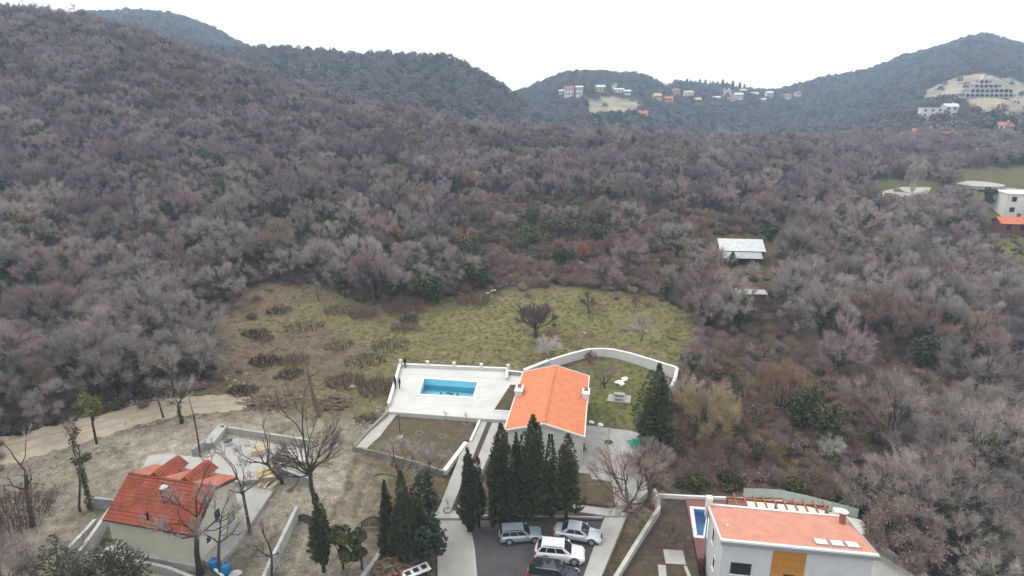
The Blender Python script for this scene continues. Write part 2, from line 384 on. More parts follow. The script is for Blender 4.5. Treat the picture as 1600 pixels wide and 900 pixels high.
for pl in ([(375,500),(470,491),(480,508),(385,513)], [(490,488),(548,492),(542,513),(485,513)], [(535,503),(575,510),(578,548),(545,542)], [(585,520),(620,515),(618,536),(590,536)], [(555,590),(640,563),(612,640),(555,660)], [(430,470),(520,476),(515,486),(440,484)]): blend(zone_mask(W(pl), 1.2, 1.6), (.185,.182,.08), .6)
im = zone_mask(MEADOW); blend(im, (.168,.170,.080)); blend(im, (.22,.212,.098), np.clip(nC+.15,0,.75)); blend(im, (.155,.125,.08), np.clip(nA*1.1+.05,0,.75)); blend(im, (.125,.135,.055), np.clip(nB*.9-.2,0,.65)); blend(im, (.215,.185,.11), np.clip(nD,0,.6))
il = zone_mask(LAWN, .6, .8); blend(il, (.145,.150,.06)); blend(il, (.17,.135,.08), np.clip(nA*.8,0,.6))
iy = zone_mask(YARD); blend(iy, (.275,.260,.23), .9); blend(iy, (.18,.178,.135), np.clip(nA*1.1+.1,0,.8)); blend(iy, (.14,.115,.085), np.clip(nB*.8-.1,0,.6)); blend(iy, (.38,.36,.32), np.clip(nC*1.3-.1,0,.8))
blend(zone_mask(GREEN_R), (.13,.14,.045))
for pl in ([(1365,280),(1470,282),(1475,326),(1355,330)], [(1490,262),(1640,255),(1640,440),(1550,440),(1540,335),(1485,312)]): blend(zone_mask(W(pl)), (.135,.12,.07)); blend(zone_mask(W(pl)), (.13,.14,.055), np.clip(nA,0,.7))
blend(zone_mask(GREEN_R), (.15,.165,.05))
for pl in ([(554,713),(563,713),(523,810),(512,810)], [(574,722),(580,722),(552,815),(543,815)]): blend(zone_mask(W(pl), .3, .35), (.085,.068,.05), .8)
blend(zone_mask(W([(563,713),(574,722),(545,812),(524,810)]), .4, .5), (.24,.205,.15), .7)
for pl in FAR_BARE:
    wp = W(pl); x_, y_ = co[:,0], co[:,1]; xj = x_ + 3*fbm(x_, y_, .08, 2); yj = y_ + 9*fbm(x_, y_, .06, 6)
    blend(inpoly(xj, yj, wp) & (y_ > 330), (.44,.40,.34), np.clip(.8 + .5*fbm(x_, y_, .09, 3), .1, 1))
me = bpy.data.meshes.new('ground')
me.vertices.add(len(co)); me.vertices.foreach_set('co', co.ravel())
me.loops.add(len(fc)*4); me.loops.foreach_set('vertex_index', fc.ravel().astype(np.int32))
me.polygons.add(len(fc)); me.polygons.foreach_set('loop_start', np.arange(0, len(fc)*4, 4, dtype=np.int32)); me.polygons.foreach_set('loop_total', np.full(len(fc), 4, np.int32))
me.polygons.foreach_set('use_smooth', np.ones(len(fc), bool))
me.update(); me.validate()
at = me.attributes.new('soil', 'FLOAT_COLOR', 'POINT'); at.data.foreach_set('color', np.concatenate([ground_col, np.ones((len(co),1))], 1).ravel().astype(np.float32))
gm = bpy.data.materials.new('soil_and_grass'); gm.use_nodes = True; n = gm.node_tree.nodes; l = gm.node_tree.links; b = n['Principled BSDF']
b.inputs['Roughness'].default_value = .95; b.inputs['Specular IOR Level'].default_value = .1
a_ = n.new('ShaderNodeAttribute'); a_.attribute_name = 'soil'; tcn = n.new('ShaderNodeTexCoord')
def nzn(scale, detail=6, rough=.7):
    q = n.new('ShaderNodeTexNoise'); q.inputs['Scale'].default_value = scale; q.inputs['Detail'].default_value = detail; q.inputs['Roughness'].default_value = rough
    l.new(tcn.outputs['Object'], q.inputs['Vector']); return q
q1 = nzn(.9); q2 = nzn(4.5, 4); q3 = nzn(16, 3)
r1 = n.new('ShaderNodeValToRGB'); r1.color_ramp.elements[0].position = .3; r1.color_ramp.elements[0].color = (.5,.46,.42,1); r1.color_ramp.elements[1].position = .72; r1.color_ramp.elements[1].color = (1.35,1.35,1.28,1)
l.new(q1.outputs['Fac'], r1.inputs[0])
r2 = n.new('ShaderNodeValToRGB'); r2.color_ramp.elements[0].position = .3; r2.color_ramp.elements[0].color = (.62,.6,.55,1); r2.color_ramp.elements[1].position = .7; r2.color_ramp.elements[1].color = (1.25,1.25,1.25,1)
l.new(q2.outputs['Fac'], r2.inputs[0])
m1 = n.new('ShaderNodeMixRGB'); m1.blend_type = 'MULTIPLY'; m1.inputs[0].default_value = 1; l.new(a_.outputs['Color'], m1.inputs[1]); l.new(r1.outputs[0], m1.inputs[2])
m2 = n.new('ShaderNodeMixRGB'); m2.blend_type = 'MULTIPLY'; m2.inputs[0].default_value = 1; l.new(m1.outputs[0], m2.inputs[1]); l.new(r2.outputs[0], m2.inputs[2])
r3 = n.new('ShaderNodeValToRGB'); r3.color_ramp.elements[0].position = .36; r3.color_ramp.elements[0].color = (.6,.58,.55,1); r3.color_ramp.elements[1].position = .62; r3.color_ramp.elements[1].color = (1.25,1.24,1.2,1); l.new(q3.outputs['Fac'], r3.inputs[0])
m3 = n.new('ShaderNodeMixRGB'); m3.blend_type = 'MULTIPLY'; m3.inputs[0].default_value = 1; l.new(m2.outputs[0], m3.inputs[1]); l.new(r3.outputs[0], m3.inputs[2])
l.new(m3.outputs[0], b.inputs['Base Color'])
bp = n.new('ShaderNodeBump'); bp.inputs['Strength'].default_value = .8; bp.inputs['Distance'].default_value = .14; l.new(q2.outputs['Fac'], bp.inputs['Height']); l.new(bp.outputs[0], b.inputs['Normal'])
me.materials.append(gm)
ground = bpy.data.objects.new('ground', me); COL.objects.link(ground); tag(ground, 'rough ground of leaf litter, dry grass and bare soil', 'ground', kind='structure')
# ------------------------------------------------------------------ trees
def twig_(mb, p, d, L, w, mi=0):
    """a three-sided tapering twig"""
    u = Vector((0,0,1)) if abs(d.z) < .8 else Vector((1,0,0))
    a = d.cross(u).normalized()*w; b = d.cross(a).normalized()*w
    k = len(mb.v); q = p + d*L
    mb.v += [tuple(p+a), tuple(p-a*.5+b*.87), tuple(p-a*.5-b*.87), tuple(q)]
    mb.f += [(k,k+1,k+3),(k+1,k+2,k+3),(k+2,k,k+3)]; mb.m += [mi]*3
def rdir(r, up=0.0):
    while True:
        v = Vector((r.uniform(-1,1), r.uniform(-1,1), r.uniform(-1,1)))
        if .05 < v.length < 1: v.normalize(); v.z += up; return v.normalized()
def leaf_(mb, p, s, r, nrm=None, mi=0):
    a = rdir(r)
    if nrm is not None: a = (a - nrm*a.dot(nrm)*.7).normalized()
    b = a.cross(rdir(r)).normalized(); k = len(mb.v)
    mb.v += [tuple(p-a*s), tuple(p+b*s*.55), tuple(p+a*s), tuple(p-b*s*.55)]; mb.f.append((k,k+1,k+2,k+3)); mb.m.append(mi)
def bare_tree(seed, H, Rc, trunk_f=.28, r0=.16, limbs=6, twigs=5, tw=.016, levels=4, kids=3, open_=0.6, upbias=.35, lean=.08, leafs=0, leafsize=.14, ivy=0, jag=.25, narrow=False, tlen=1.0):
    """returns (trunk mesh builder, crown mesh builder); crown: fine twigs, optional dead leaves or ivy (material 1)"""
    r = random.Random(seed); tr = MB(); cr_ = MB()
    top = Vector((r.uniform(-lean,lean)*H, r.uniform(-lean,lean)*H, trunk_f*H))
    mid = top*.5 + Vector((r.uniform(-.1,.1), r.uniform(-.1,.1), 0))*H*.12
    tr.tube([(0,0,-.4), (0,0,.05*H), mid, top], [r0*1.35, r0*1.1, r0*.92, r0*.8], 7)
    ctr = Vector((top.x, top.y, H*.55))
    def grow(p, d, L, rad, lev):
        # one bent branch of two pieces, then its children
        m = p + d*(L*.5) + rdir(r)*L*.07*(1+jag)
        d2 = (d + rdir(r)*jag*.8 + Vector((0,0,upbias*.35))).normalized(); e = m + d2*(L*.55)
        sides = 5 if lev == levels else 4 if lev >= levels-1 else 3
        tr_ = tr if lev >= 2 else cr_
        tr_.tube([p, m, e], [rad, rad*.75, rad*.5], sides, cap=False)
        if ivy and lev >= levels-1:
            for k in range(int(ivy)):
                f = r.random(); q = (p*(1-f)+e*f) + rdir(r)*r.uniform(.05,.45); leaf_(cr_, q, r.uniform(.12,.26), r, mi=1)
        if lev == 0: return
        n = kids + (1 if r.random() < .4 else 0)
        for k in range(n):
            f = r.uniform(.45, 1.0) if k else 1.0
            q = (m*(2-2*f) + e*(2*f-1)) if f > .5 else (p*(1-2*f)+m*(2*f))
            out = (q - ctr); out.z *= .8
            if out.length > 0: out.normalize()
            nd = (d2*.75 + rdir(r)*open_ + out*.28 + Vector((0,0,upbias*.6))).normalized()
            nl = L*r.uniform(.58,.82)
            # keep inside the dome
            tip = q + nd*nl; e2 = ((tip.x-ctr.x)/Rc)**2 + ((tip.y-ctr.y)/Rc)**2 + ((tip.z-ctr.z)/(H*.47))**2
            if e2 > 1: nl *= max(.35, 1/math.sqrt(e2)-.1)
            grow(q, nd, nl, rad*r.uniform(.5,.66), lev-1)
        if lev <= 2:
            for k in range(twigs*(2 if lev <= 1 else 1)):
                f = r.random(); q = p*(1-f)+e*f if r.random() < .5 else m*(1-f)+e*f
                out = (q-ctr); out = out.normalized() if out.length > .1 else d
                td = (d2*.35 + rdir(r)*1.0 + out*.35 + Vector((0,0,upbias*.5))).normalized()
                twig_(cr_, q, td, r.uniform(.4,1.0)*tlen, tw*r.uniform(.7,1.3))
                if leafs and r.random() < leafs: leaf_(cr_, q+td*r.uniform(.1,.8), leafsize*r.uniform(.7,1.3), r, mi=1)
    for k in range(limbs):
        a = 2*math.pi*(k + r.uniform(-.3,.3))/limbs; e = r.uniform(.35, 1.1) if not narrow else r.uniform(1.0,1.35)
        d = Vector((math.cos(a)*math.cos(e), math.sin(a)*math.cos(e), math.sin(e)))
        f = r.uniform(.75,1.0); q = mid*(1-f)+top*f
        grow(q, d, Rc*r.uniform(.5,.7) if not narrow else H*.28, r0*r.uniform(.42,.6), levels)
    grow(top, Vector((0,0,1)), H*.28, r0*.6, levels)
    if ivy:
        for k in range(int(ivy*9)):
            f = r.random(); q = (mid*f if r.random()<.5 else mid*(1-f)+top*f) + rdir(r)*r.uniform(.1,.4); leaf_(cr_, q, r.uniform(.12,.25), r, mi=1)
    return tr, cr_
def shrub(seed, H, Rc, n=160, tw=.014, leafs=0, leafsize=.1, wide=.35):
    r = random.Random(seed); m = MB()
    for k in range(n):
        a = r.uniform(0, 2*math.pi); rad = Rc*wide*math.sqrt(r.random()); p = Vector((rad*math.cos(a), rad*math.sin(a), -.05))
        d = Vector((math.cos(a)*rad/Rc*.77/wide + r.uniform(-.35,.35), math.sin(a)*rad/Rc*.77/wide + r.uniform(-.35,.35), 1)).normalized()
        L = H*r.uniform(.35,1.0)*(1.15-.5*(rad/(Rc*wide))**2); twig_(m, p, d, L, tw*1.2)
        for j in range(5):
            f = r.uniform(.25,.95); q = p+d*(L*f); td = (d*.6+rdir(r)*.9+Vector((0,0,.2))).normalized()
            twig_(m, q, td, H*r.uniform(.15,.4), tw*.8)
            if leafs and r.random() < leafs: leaf_(m, q+td*.15, leafsize*r.uniform(.7,1.3), r, mi=1)
    return m
def cypress(seed, H, Rc, n=2600, ls=.19, base=.1, power=.75, lump=.35, pine=False):
    """trunk and a column of upswept sprays"""
    r = random.Random(seed); tr = MB(); cr_ = MB()
    tr.tube([(0,0,-.3),(0,0,H*.3),(0,0,H*.8)], [H*.018+.04, H*.014+.03, .03], 6)
    if not pine or H > 6:
        subs = [(0,0,1.0,.5)] + [(Rc*q*math.cos(t), Rc*q*math.sin(t), r.uniform(.45,.95), r.uniform(.3,.55)) for t, q in [(k*6.283/7 + r.uniform(-.6,.6), r.uniform(.35,.75)) for k in range(7)]]
    else: subs = [(0,0,1.0,1.0)]
    lumps = [(r.uniform(base,.9)*H, r.uniform(0,6.28), r.uniform(.5,1.0)) for _ in range(26)]
    def prof(f):   # radius along the height, 0 base .. 1 tip
        return Rc*(min(1, (f+.02)/.22)**.7)*(max(0,1-f)**(power*.8))*1.12
    k = 0
    while k < n:
        ox, oy, hf, rf = subs[r.randrange(len(subs)) if r.random() < .85 else 0]; z = r.uniform(base, 1.0)*hf; f = max(0, (z/hf-base)/(1-base)); a = r.uniform(0,6.283)
        rad = prof(f)*rf
        g = 0
        for lz, la, lw in lumps:
            dz = (z*H-lz)/(.09*H+.3); da = math.atan2(math.sin(a-la), math.cos(a-la))/.75; g += lw*math.exp(-dz*dz-da*da)
        rad *= (1-lump*.55) + lump*min(1.3, g)
        q = r.random(); rr_ = rad*(math.sqrt(q) if r.random() < .25 else r.uniform(.72,1.06))
        p = Vector((ox*(1-.4*f) + rr_*math.cos(a), oy*(1-.4*f) + rr_*math.sin(a), z*H)); out = Vector((math.cos(a),math.sin(a), .9 if not pine else .35)).normalized()
        # a spray of two crossed leaf blades pointing up and out
        for _ in range(2):
            sd_ = out.cross(rdir(r)).normalized(); s = ls*r.uniform(.6,1.3)*(1.15-.5*f); t = (out+rdir(r)*.45).normalized(); kk = len(cr_.v)
            cr_.v += [tuple(p-t*s), tuple(p+sd_*s*.42), tuple(p+t*s*1.25), tuple(p-sd_*s*.42)]; cr_.f.append((kk,kk+1,kk+2,kk+3)); cr_.m.append(0)
        k += 1
    return tr, cr_
def bushy(seed, H, Rc, n=1500, ls=.2, trunk=.2, lobes=9):
    """evergreen broadleaf: lobed crown of leaf blades"""
    r = random.Random(seed); tr = MB(); cr_ = MB(); L = []
    tr.tube([(0,0,-.3),(0.05,0,H*trunk),(.1,.1,H*.55)], [Rc*.06+.04, Rc*.05+.03, .04], 6)
    for k in range(lobes):
        a = r.uniform(0,6.28); rad = Rc*r.uniform(.1,.62); z = H*r.uniform(trunk+.12,.8); s = Rc*r.uniform(.32,.52)
        L.append((Vector((rad*math.cos(a), rad*math.sin(a), z)), s)); tr.tube([(0.05,0,H*trunk*.9), L[-1][0]*.6+Vector((0,0,H*trunk*.3)), L[-1][0]], [Rc*.03+.02,.04,.02], 4, cap=False)
    for k in range(n):
        c, s = L[r.randrange(lobes)]; d = rdir(r, .25); q = c + Vector((d.x*s, d.y*s, d.z*s*min(1.1,H*.24/s)))*r.uniform(.65,1.08)
        leaf_(cr_, q, ls*r.uniform(.6,1.35), r, d)
    return tr, cr_
def far_clump(seed, Rc, H, n=120, spike=True):
    """a far crown: small blades spread through a low dome"""
    r = random.Random(seed); m = MB()
    for k in range(n):
        d = rdir(r, .35); q = Vector((d.x*Rc, d.y*Rc, max(.1,d.z)*H*.62 + H*.3))*1.0
        q = Vector((q.x*r.uniform(.55,1.05), q.y*r.uniform(.55,1.05), q.z*r.uniform(.8,1.06)))
        leaf_(m, q, r.uniform(.5,1.05), r, d)
    m.tube([(0,0,-.5),(0,0,H*.6)], [.2,.1], 4, cap=False)
    return m
def scatter_stuff(name, pts, rot, scl, idx, meshes, label, cat):
    """one uncountable mass: points that carry copies of the given meshes"""
    cl = bpy.data.collections.new(name + '_kinds')
    for i, mm in enumerate(meshes):
        o = bpy.data.objects.new('%s_kind_%02d' % (name, i), mm); cl.objects.link(o)
    pts = np.asarray(pts, np.float32); me = bpy.data.meshes.new(name); me.vertices.add(len(pts)); me.vertices.foreach_set('co', pts.ravel())
    rot = np.asarray(rot, np.float32); rv = rot if rot.ndim == 2 else np.stack([np.zeros_like(rot), np.zeros_like(rot), rot], 1)
    scl = np.asarray(scl, np.float32); sv = scl if scl.ndim == 2 else np.stack([scl]*3, 1)
    me.attributes.new('turn', 'FLOAT_VECTOR', 'POINT').data.foreach_set('vector', rv.ravel())
    me.attributes.new('size', 'FLOAT_VECTOR', 'POINT').data.foreach_set('vector', sv.ravel())
    me.attributes.new('pick', 'INT', 'POINT').data.foreach_set('value', np.asarray(idx, np.int32))
    o = bpy.data.objects.new(name, me); COL.objects.link(o)
    g = bpy.data.node_groups.new(name + '_scatter', 'GeometryNodeTree')
    g.interface.new_socket('Geometry', in_out='INPUT', socket_type='NodeSocketGeometry'); g.interface.new_socket('Geometry', in_out='OUTPUT', socket_type='NodeSocketGeometry')
    N = g.nodes; L = g.links; gi = N.new('NodeGroupInput'); go = N.new('NodeGroupOutput')
    ci = N.new('GeometryNodeCollectionInfo'); ci.inputs['Collection'].default_value = cl; ci.inputs['Separate Children'].default_value = True; ci.inputs['Reset Children'].default_value = True
    ip = N.new('GeometryNodeInstanceOnPoints'); ip.inputs['Pick Instance'].default_value = True
    def attr(nm, ty):
        q = N.new('GeometryNodeInputNamedAttribute'); q.data_type = ty; q.inputs['Name'].default_value = nm
        return next(s for s in q.outputs if s.enabled and s.name == 'Attribute')
    L.new(gi.outputs[0], ip.inputs['Points']); L.new(ci.outputs[0], ip.inputs['Instance'])
    L.new(attr('pick','INT'), ip.inputs['Instance Index']); L.new(attr('turn','FLOAT_VECTOR'), ip.inputs['Rotation']); L.new(attr('size','FLOAT_VECTOR'), ip.inputs['Scale'])
    L.new(ip.outputs[0], go.inputs[0])
    md = o.modifiers.new('scatter', 'NODES'); md.node_group = g
    return tag(o, label, cat, kind='stuff')

# kinds of forest tree, each (trunk mesh, crown mesh)
def kind(nm, gen, crown_mats):
    t, c = gen
    return (t.mesh(nm+'_trunk', M['bark'], True), c.mesh(nm+'_crown', crown_mats))
KIND = []
for i in range(5):
    KIND.append(kind('mauve%d' % i, bare_tree(20+i, [8,9,7.5,8.5,7][i], [3.6,4.0,3.3,3.4,3.5][i], r0=.18, twigs=5, tw=.0145, kids=3, open_=[.5,.6,.7,.55,.65][i], upbias=[.5,.3,.6,.4,.25][i], jag=.35), [M['twig_mauve']]))
for i in range(3):
    KIND.append(kind('grey%d' % i, bare_tree(40+i, [8,9,7][i], [4.0,4.4,3.6][i], r0=.19, twigs=5, tw=.0155, kids=3, open_=.7, jag=.45), [M['twig_grey']]))
for i in range(2):
    KIND.append(kind('brown%d' % i, bare_tree(60+i, [6.5,7.5][i], [3.0,3.4][i], r0=.15, twigs=6, tw=.015), [M['twig_brown']]))
for i in range(2):
    KIND.append(kind('ivy%d' % i, bare_tree(80+i, [8.5,7.5][i], [3.6,3.4][i], r0=.21, twigs=5, tw=.015, ivy=32), [M['twig_grey'], M['ivy']]))
KIND.append(kind('rust0', bare_tree(90, 6, 2.8, r0=.13, twigs=7, tw=.016, leafs=.8, leafsize=.16), [M['twig_rust'], M['dead_leaf']]))
KIND.append(kind('green0', bushy(95, 6.5, 3.0, 1700, .24), [M['evergreen']]))
KIND.append(kind('green1', bushy(96, 5.0, 2.4, 1400, .22), [M['evergreen']]))
NM = ['bare']*5 + ['grey']*3 + ['brown']*2 + ['ivy']*2 + ['rust'] + ['green']*2

rs = np.random.RandomState(5)
# jittered grid over the wooded land out to behind the first crest
step = 4.5
gx, gy = np.meshgrid(np.arange(-440, 420, step), np.arange(38, 376, step)); gx = gx.ravel(); gy = gy.ravel()
gx = gx + rs.uniform(-.46,.46,len(gx))*step; gy = gy + rs.uniform(-.46,.46,len(gy))*step
ok = (np.abs(gx) < gy*.98+14); gx, gy = gx[ok], gy[ok]
gz = terr(gx, gy); uu, vv = proj(gx, gy, gz)
ok = (uu > -190) & (uu < 1790) & (vv < 1010); gx, gy, gz, uu, vv = gx[ok], gy[ok], gz[ok], uu[ok], vv[ok]
ok = ~inpoly(gx, gy, CLEAR); 
sA = inpoly(gx, gy, SCRUB_A); sR = inpoly(gx, gy, SCRUB_R); q = rs.rand(len(gx))
ok &= ~((gy < 150) & (rs.rand(len(gx)) < .3)) & ~(sA & (q > .24)) & ~(sR & (q > .15))
NO_TREE = [W([(1105,368),(1212,368),(1212,436),(1105,436)]), W([(1138,440),(1212,440),(1205,500),(1140,495)]),
           W([(1365,280),(1470,282),(1475,326),(1355,330)]), W([(1490,262),(1640,255),(1640,440),(1550,440),(1540,335),(1485,312)]), W([(1300,800),(1470,900),(1500,960),(1250,960),(1250,800)]),
           W([(1545,400),(1600,395),(1600,440),(1550,440)])]
for pl in NO_TREE: ok &= ~inpoly(gx, gy, pl)
ok &= ~((gx > 14) & (gx < 40) & (gy < 50)) & ~((gy < 47) & (gx < 30))
gx, gy, gz, uu, vv = gx[ok], gy[ok], gz[ok], uu[ok], vv[ok]
zone = fbm(gx, gy, .035, 3.0); z2 = fbm(gx, gy, .05, 9.0); q = rs.rand(len(gx)); pick = np.zeros(len(gx), int)
for i in range(len(gx)):
    x_, y_, u_, v_ = gx[i], gy[i], uu[i], vv[i]
    nearw = max(0, min(1, (150-y_)/60)); lowleft = u_ < 620 and v_ > 330
    pg = .10 + .35*nearw + (.2 if zone[i] > .25 else 0); pb = .06 + (.16 if z2[i] > .35 else 0); pi_ = .16 + .10*nearw + (.05 if lowleft else 0); pr = .012; pe = .045 + (.08 if z2[i] < -.3 else 0)
    if 340 < u_ < 570 and 340 < v_ < 455: pi_ += .3; pe += .08
    if 610 < u_ < 780 and 385 < v_ < 470: pe += .3
    if 800 < u_ < 980 and 330 < v_ < 400: pe += .3
    a = q[i]
    if a < pe: k = 13 + rs.randint(2)
    elif a < pe+pr: k = 12
    elif a < pe+pr+pi_: k = 10 + rs.randint(2)
    elif a < pe+pr+pi_+pb: k = 8 + rs.randint(2)
    elif a < pe+pr+pi_+pb+pg: k = 5 + rs.randint(3)
    else: k = rs.randint(5)
    pick[i] = k
sz = rs.uniform(.48, 1.0, len(gx)) * (1 + .15*zone) * np.interp(gy, [80,160,260], [1.35,1.1,.92]); rot = rs.uniform(0, 6.283, len(gx))
# the 300 bare trees that show largest (and the other kinds near by) stand as things of their own
dep = gy*CP + (CZ-gz)*SP; app = sz*8*F/dep; infr = (uu > -20) & (uu < 1620) & (vv > 20) & (vv < 960)
order = np.argsort(-np.where(infr, app, 0))
single = np.zeros(len(gx), bool); single[order[:300]] = True
REG = []
def region(u, v):
    if u < 620:
        if v > 450: return 'left above the dirt track' if u < 130 else 'above the dirt track' if u < 300 else 'beside the cleared slope'
        if v > 330: return 'low on the left edge of the slope' if u < 130 else 'on the lower left slope' if u < 330 else 'above the cleared slope'
        return 'high on the left slope'
    if u < 1090: return 'in the wood behind the meadow'
    if v > 690: return 'behind the house with skylights'
    if u > 1450: return 'near the right edge'
    if v > 500: return 'on the slope right of the willow'
    return 'around the metal shed' if u < 1300 else 'right of the metal shed'
LBL = {'bare':'bare mauve-grey tree with a twiggy crown', 'grey':'pale grey bare tree with a tangled crown', 'brown':'reddish-brown bare tree with a twiggy crown',
       'ivy':'bare tree with dark ivy up its trunk', 'rust':'small tree still holding rusty dead leaves', 'green':'dark evergreen tree with a dense leafy crown'}
NAME = {'bare':'bare_tree','grey':'bare_tree','brown':'bare_tree','ivy':'ivy_clad_tree','rust':'dead_leaved_tree','green':'evergreen_tree'}
def plant(k, loc, s, rz, label, group=None, name=None, cat='tree', sz_=None):
    e = empty(name or NAME[NM[k]], loc, rz, label, cat, group); t, c = KIND[k]
    sc = (s, s, s) if not sz_ else (s, s, s*sz_)
    e.scale = sc; obj('trunk', t, e); obj('crown', c, e); return e
for i in np.where(single)[0]:
    nm = NM[pick[i]]; rg = region(uu[i], vv[i])
    plant(pick[i], (gx[i], gy[i], gz[i]), sz[i], rot[i], (LBL[nm]+' '+rg), '%s trees %s' % (nm, rg))
rest = ~single
def joined(k, i):
    t, c = k; vs = []; fs = []; ms = []
    for me_, off in ((t, len(c.materials)), (c, 0)):
        b0 = len(vs); vs += [tuple(v.co) for v in me_.vertices]; fs += [tuple(x+b0 for x in p.vertices) for p in me_.polygons]; ms += [p.material_index+off for p in me_.polygons]
    me_ = bpy.data.meshes.new('forest_tree_%d' % i); me_.from_pydata(vs, [], fs)
    for m_ in list(c.materials) + [M['bark']]: me_.materials.append(m_)
    me_.polygons.foreach_set('material_index', ms); return me_
mm = [joined(k, i) for i, k in enumerate(KIND)]
p3_ = np.stack([gx, gy, gz], 1)[rest]; k_ = pick[rest]
scatter_stuff('forest', p3_, rot[rest], sz[rest], k_, mm, 'far-spread bare mauve-grey forest covering the slope up to the crest', 'forest')
# far hills: wooded out of reach of the eye
st = 6.2
gx, gy = np.meshgrid(np.arange(-1000, 1000, st), np.arange(372, 1010, st)); gx = gx.ravel(); gy = gy.ravel()
gx = gx + rs.uniform(-.5,.5,len(gx))*st; gy = gy + rs.uniform(-.5,.5,len(gy))*st; gz = terr(gx, gy); uu, vv = proj(gx, gy, gz)
# keep only ground facing the valley and in reach of the view
slope = terr(gx*1.03, gy*1.03) - gz
el = (gz-CZ)/gy; front = np.zeros(len(gx), bool)
tb = np.round(gx/gy*220).astype(int); horizon = {}
for i in np.argsort(gy):
    m_ = horizon.get(tb[i], -.12)
    if el[i]+9/gy[i] > m_: front[i] = True
    if el[i] > m_: horizon[tb[i]] = el[i]
VIL = [(889,150,12,10,9,'tall white house, left of a pair on the far hillside','render_white','far_roof2',840),(905,150,9,9,9,'tall white house, right of a pair on the far hillside','render_white','render_white',838),(877,146,6,5,3,'small white outbuilding left of the tall pair','render_white','render_white',836),
 (938,142,12,8,5,'sandy house above the bare cutting on the far hillside','far_ochre','far_conc',850),(966,145,14,7,4,'long white flat building above the bare cutting','render_white','render_white',842),(980,147,9,6,4,'white flat building beside the long white one','render_white','render_white',838),
 (1026,160,10,8,9,'tall ochre house with a narrow gable on the far hillside','far_ochre','far_ochre',800),(1045,162,10,8,6,'pink house with a flat red roof on the far hillside','far_pink','far_roof',800),(1055,148,10,8,5,'small red-roofed house above the pink one','far_pink','far_roof2',830),
 (1075,152,13,10,6,'broad ochre-roofed house on the far hillside','far_wall','far_ochre',825),(1090,160,9,7,4,'low sandy house right of the ochre roof','far_ochre','far_ochre',815),(1119,155,12,4,2.5,'long low white building on the far hillside','render_white','render_white',820),
 (1142,160,10,8,5,'red-roofed white house in the middle of the village','far_wall','far_roof2',815),(1153,154,12,9,6,'white house behind the middle of the village','far_wall','far_conc',825),(1160,146,10,7,4,'sandy house high on the far hillside','far_ochre','far_conc',840),
 (1176,150,16,5,3,'long pale building high on the far hillside','far_wall','far_conc',835),(1201,152,10,9,6,'white gabled house right of the village','far_wall','far_conc',830),(1192,158,8,4,2.5,'tiny white shed right of the village','render_white','render_white',825),
 (1228,154,14,8,4,'red-roofed house at the right end of the village','far_wall','far_roof2',830),(1246,150,9,7,4,'last red-roofed house toward the mountain','far_wall','far_roof2',840),(1005,181,10,6,3,'red roof just above the forest crest','far_wall','far_roof',700),(1138,137,14,7,4,'pale ochre house near the ridge pines','far_ochre','far_conc',850)]
BARE_FAR = FAR_BARE
ok = front & (uu > -150) & (uu < 1750)
bf = np.zeros(len(gx), bool)
for pl in BARE_FAR: bf |= inpoly(uu, vv, pl)
ok &= ~(bf & (rs.rand(len(gx)) > .05))
for hv in VIL + [(1453,180,0),(1482,176,0),(1441,224,0),(1566,210,0),(1597,208,0),(1476,240,0)]:
    hx, hy, _ = G(hv[0], hv[1]); ok &= ~((np.abs(gx-hx) < 9) & (gy-hy < 8) & (hy-gy < 26))
gx, gy, gz = gx[ok], gy[ok], gz[ok]
fz = fbm(gx, gy, .018, 6.0); pickf = np.where(rs.rand(len(gx)) < np.clip(.22+.35*fz, .05, .7), 3+rs.randint(0,2,len(gx)), rs.randint(0,3,len(gx)))
far_m = [far_clump(200+i, [3.6,3.2,4.0][i], [6,7,6.5][i], 130).mesh('far_bare%d' % i, M['far_twig']) for i in range(3)] + [far_clump(210+i, [3.2,3.6][i], [6.5,5.5][i], 130).mesh('far_green%d' % i, M['far_green']) for i in range(2)]
scatter_stuff('far_woodland', np.stack([gx,gy,gz],1), rs.uniform(0,6.28,len(gx)), rs.uniform(.75,1.25,len(gx)), pickf, far_m, 'hazy blue-green woodland covering the far hills', 'woodland')
print('forest', len(p3_), 'far', len(gx))
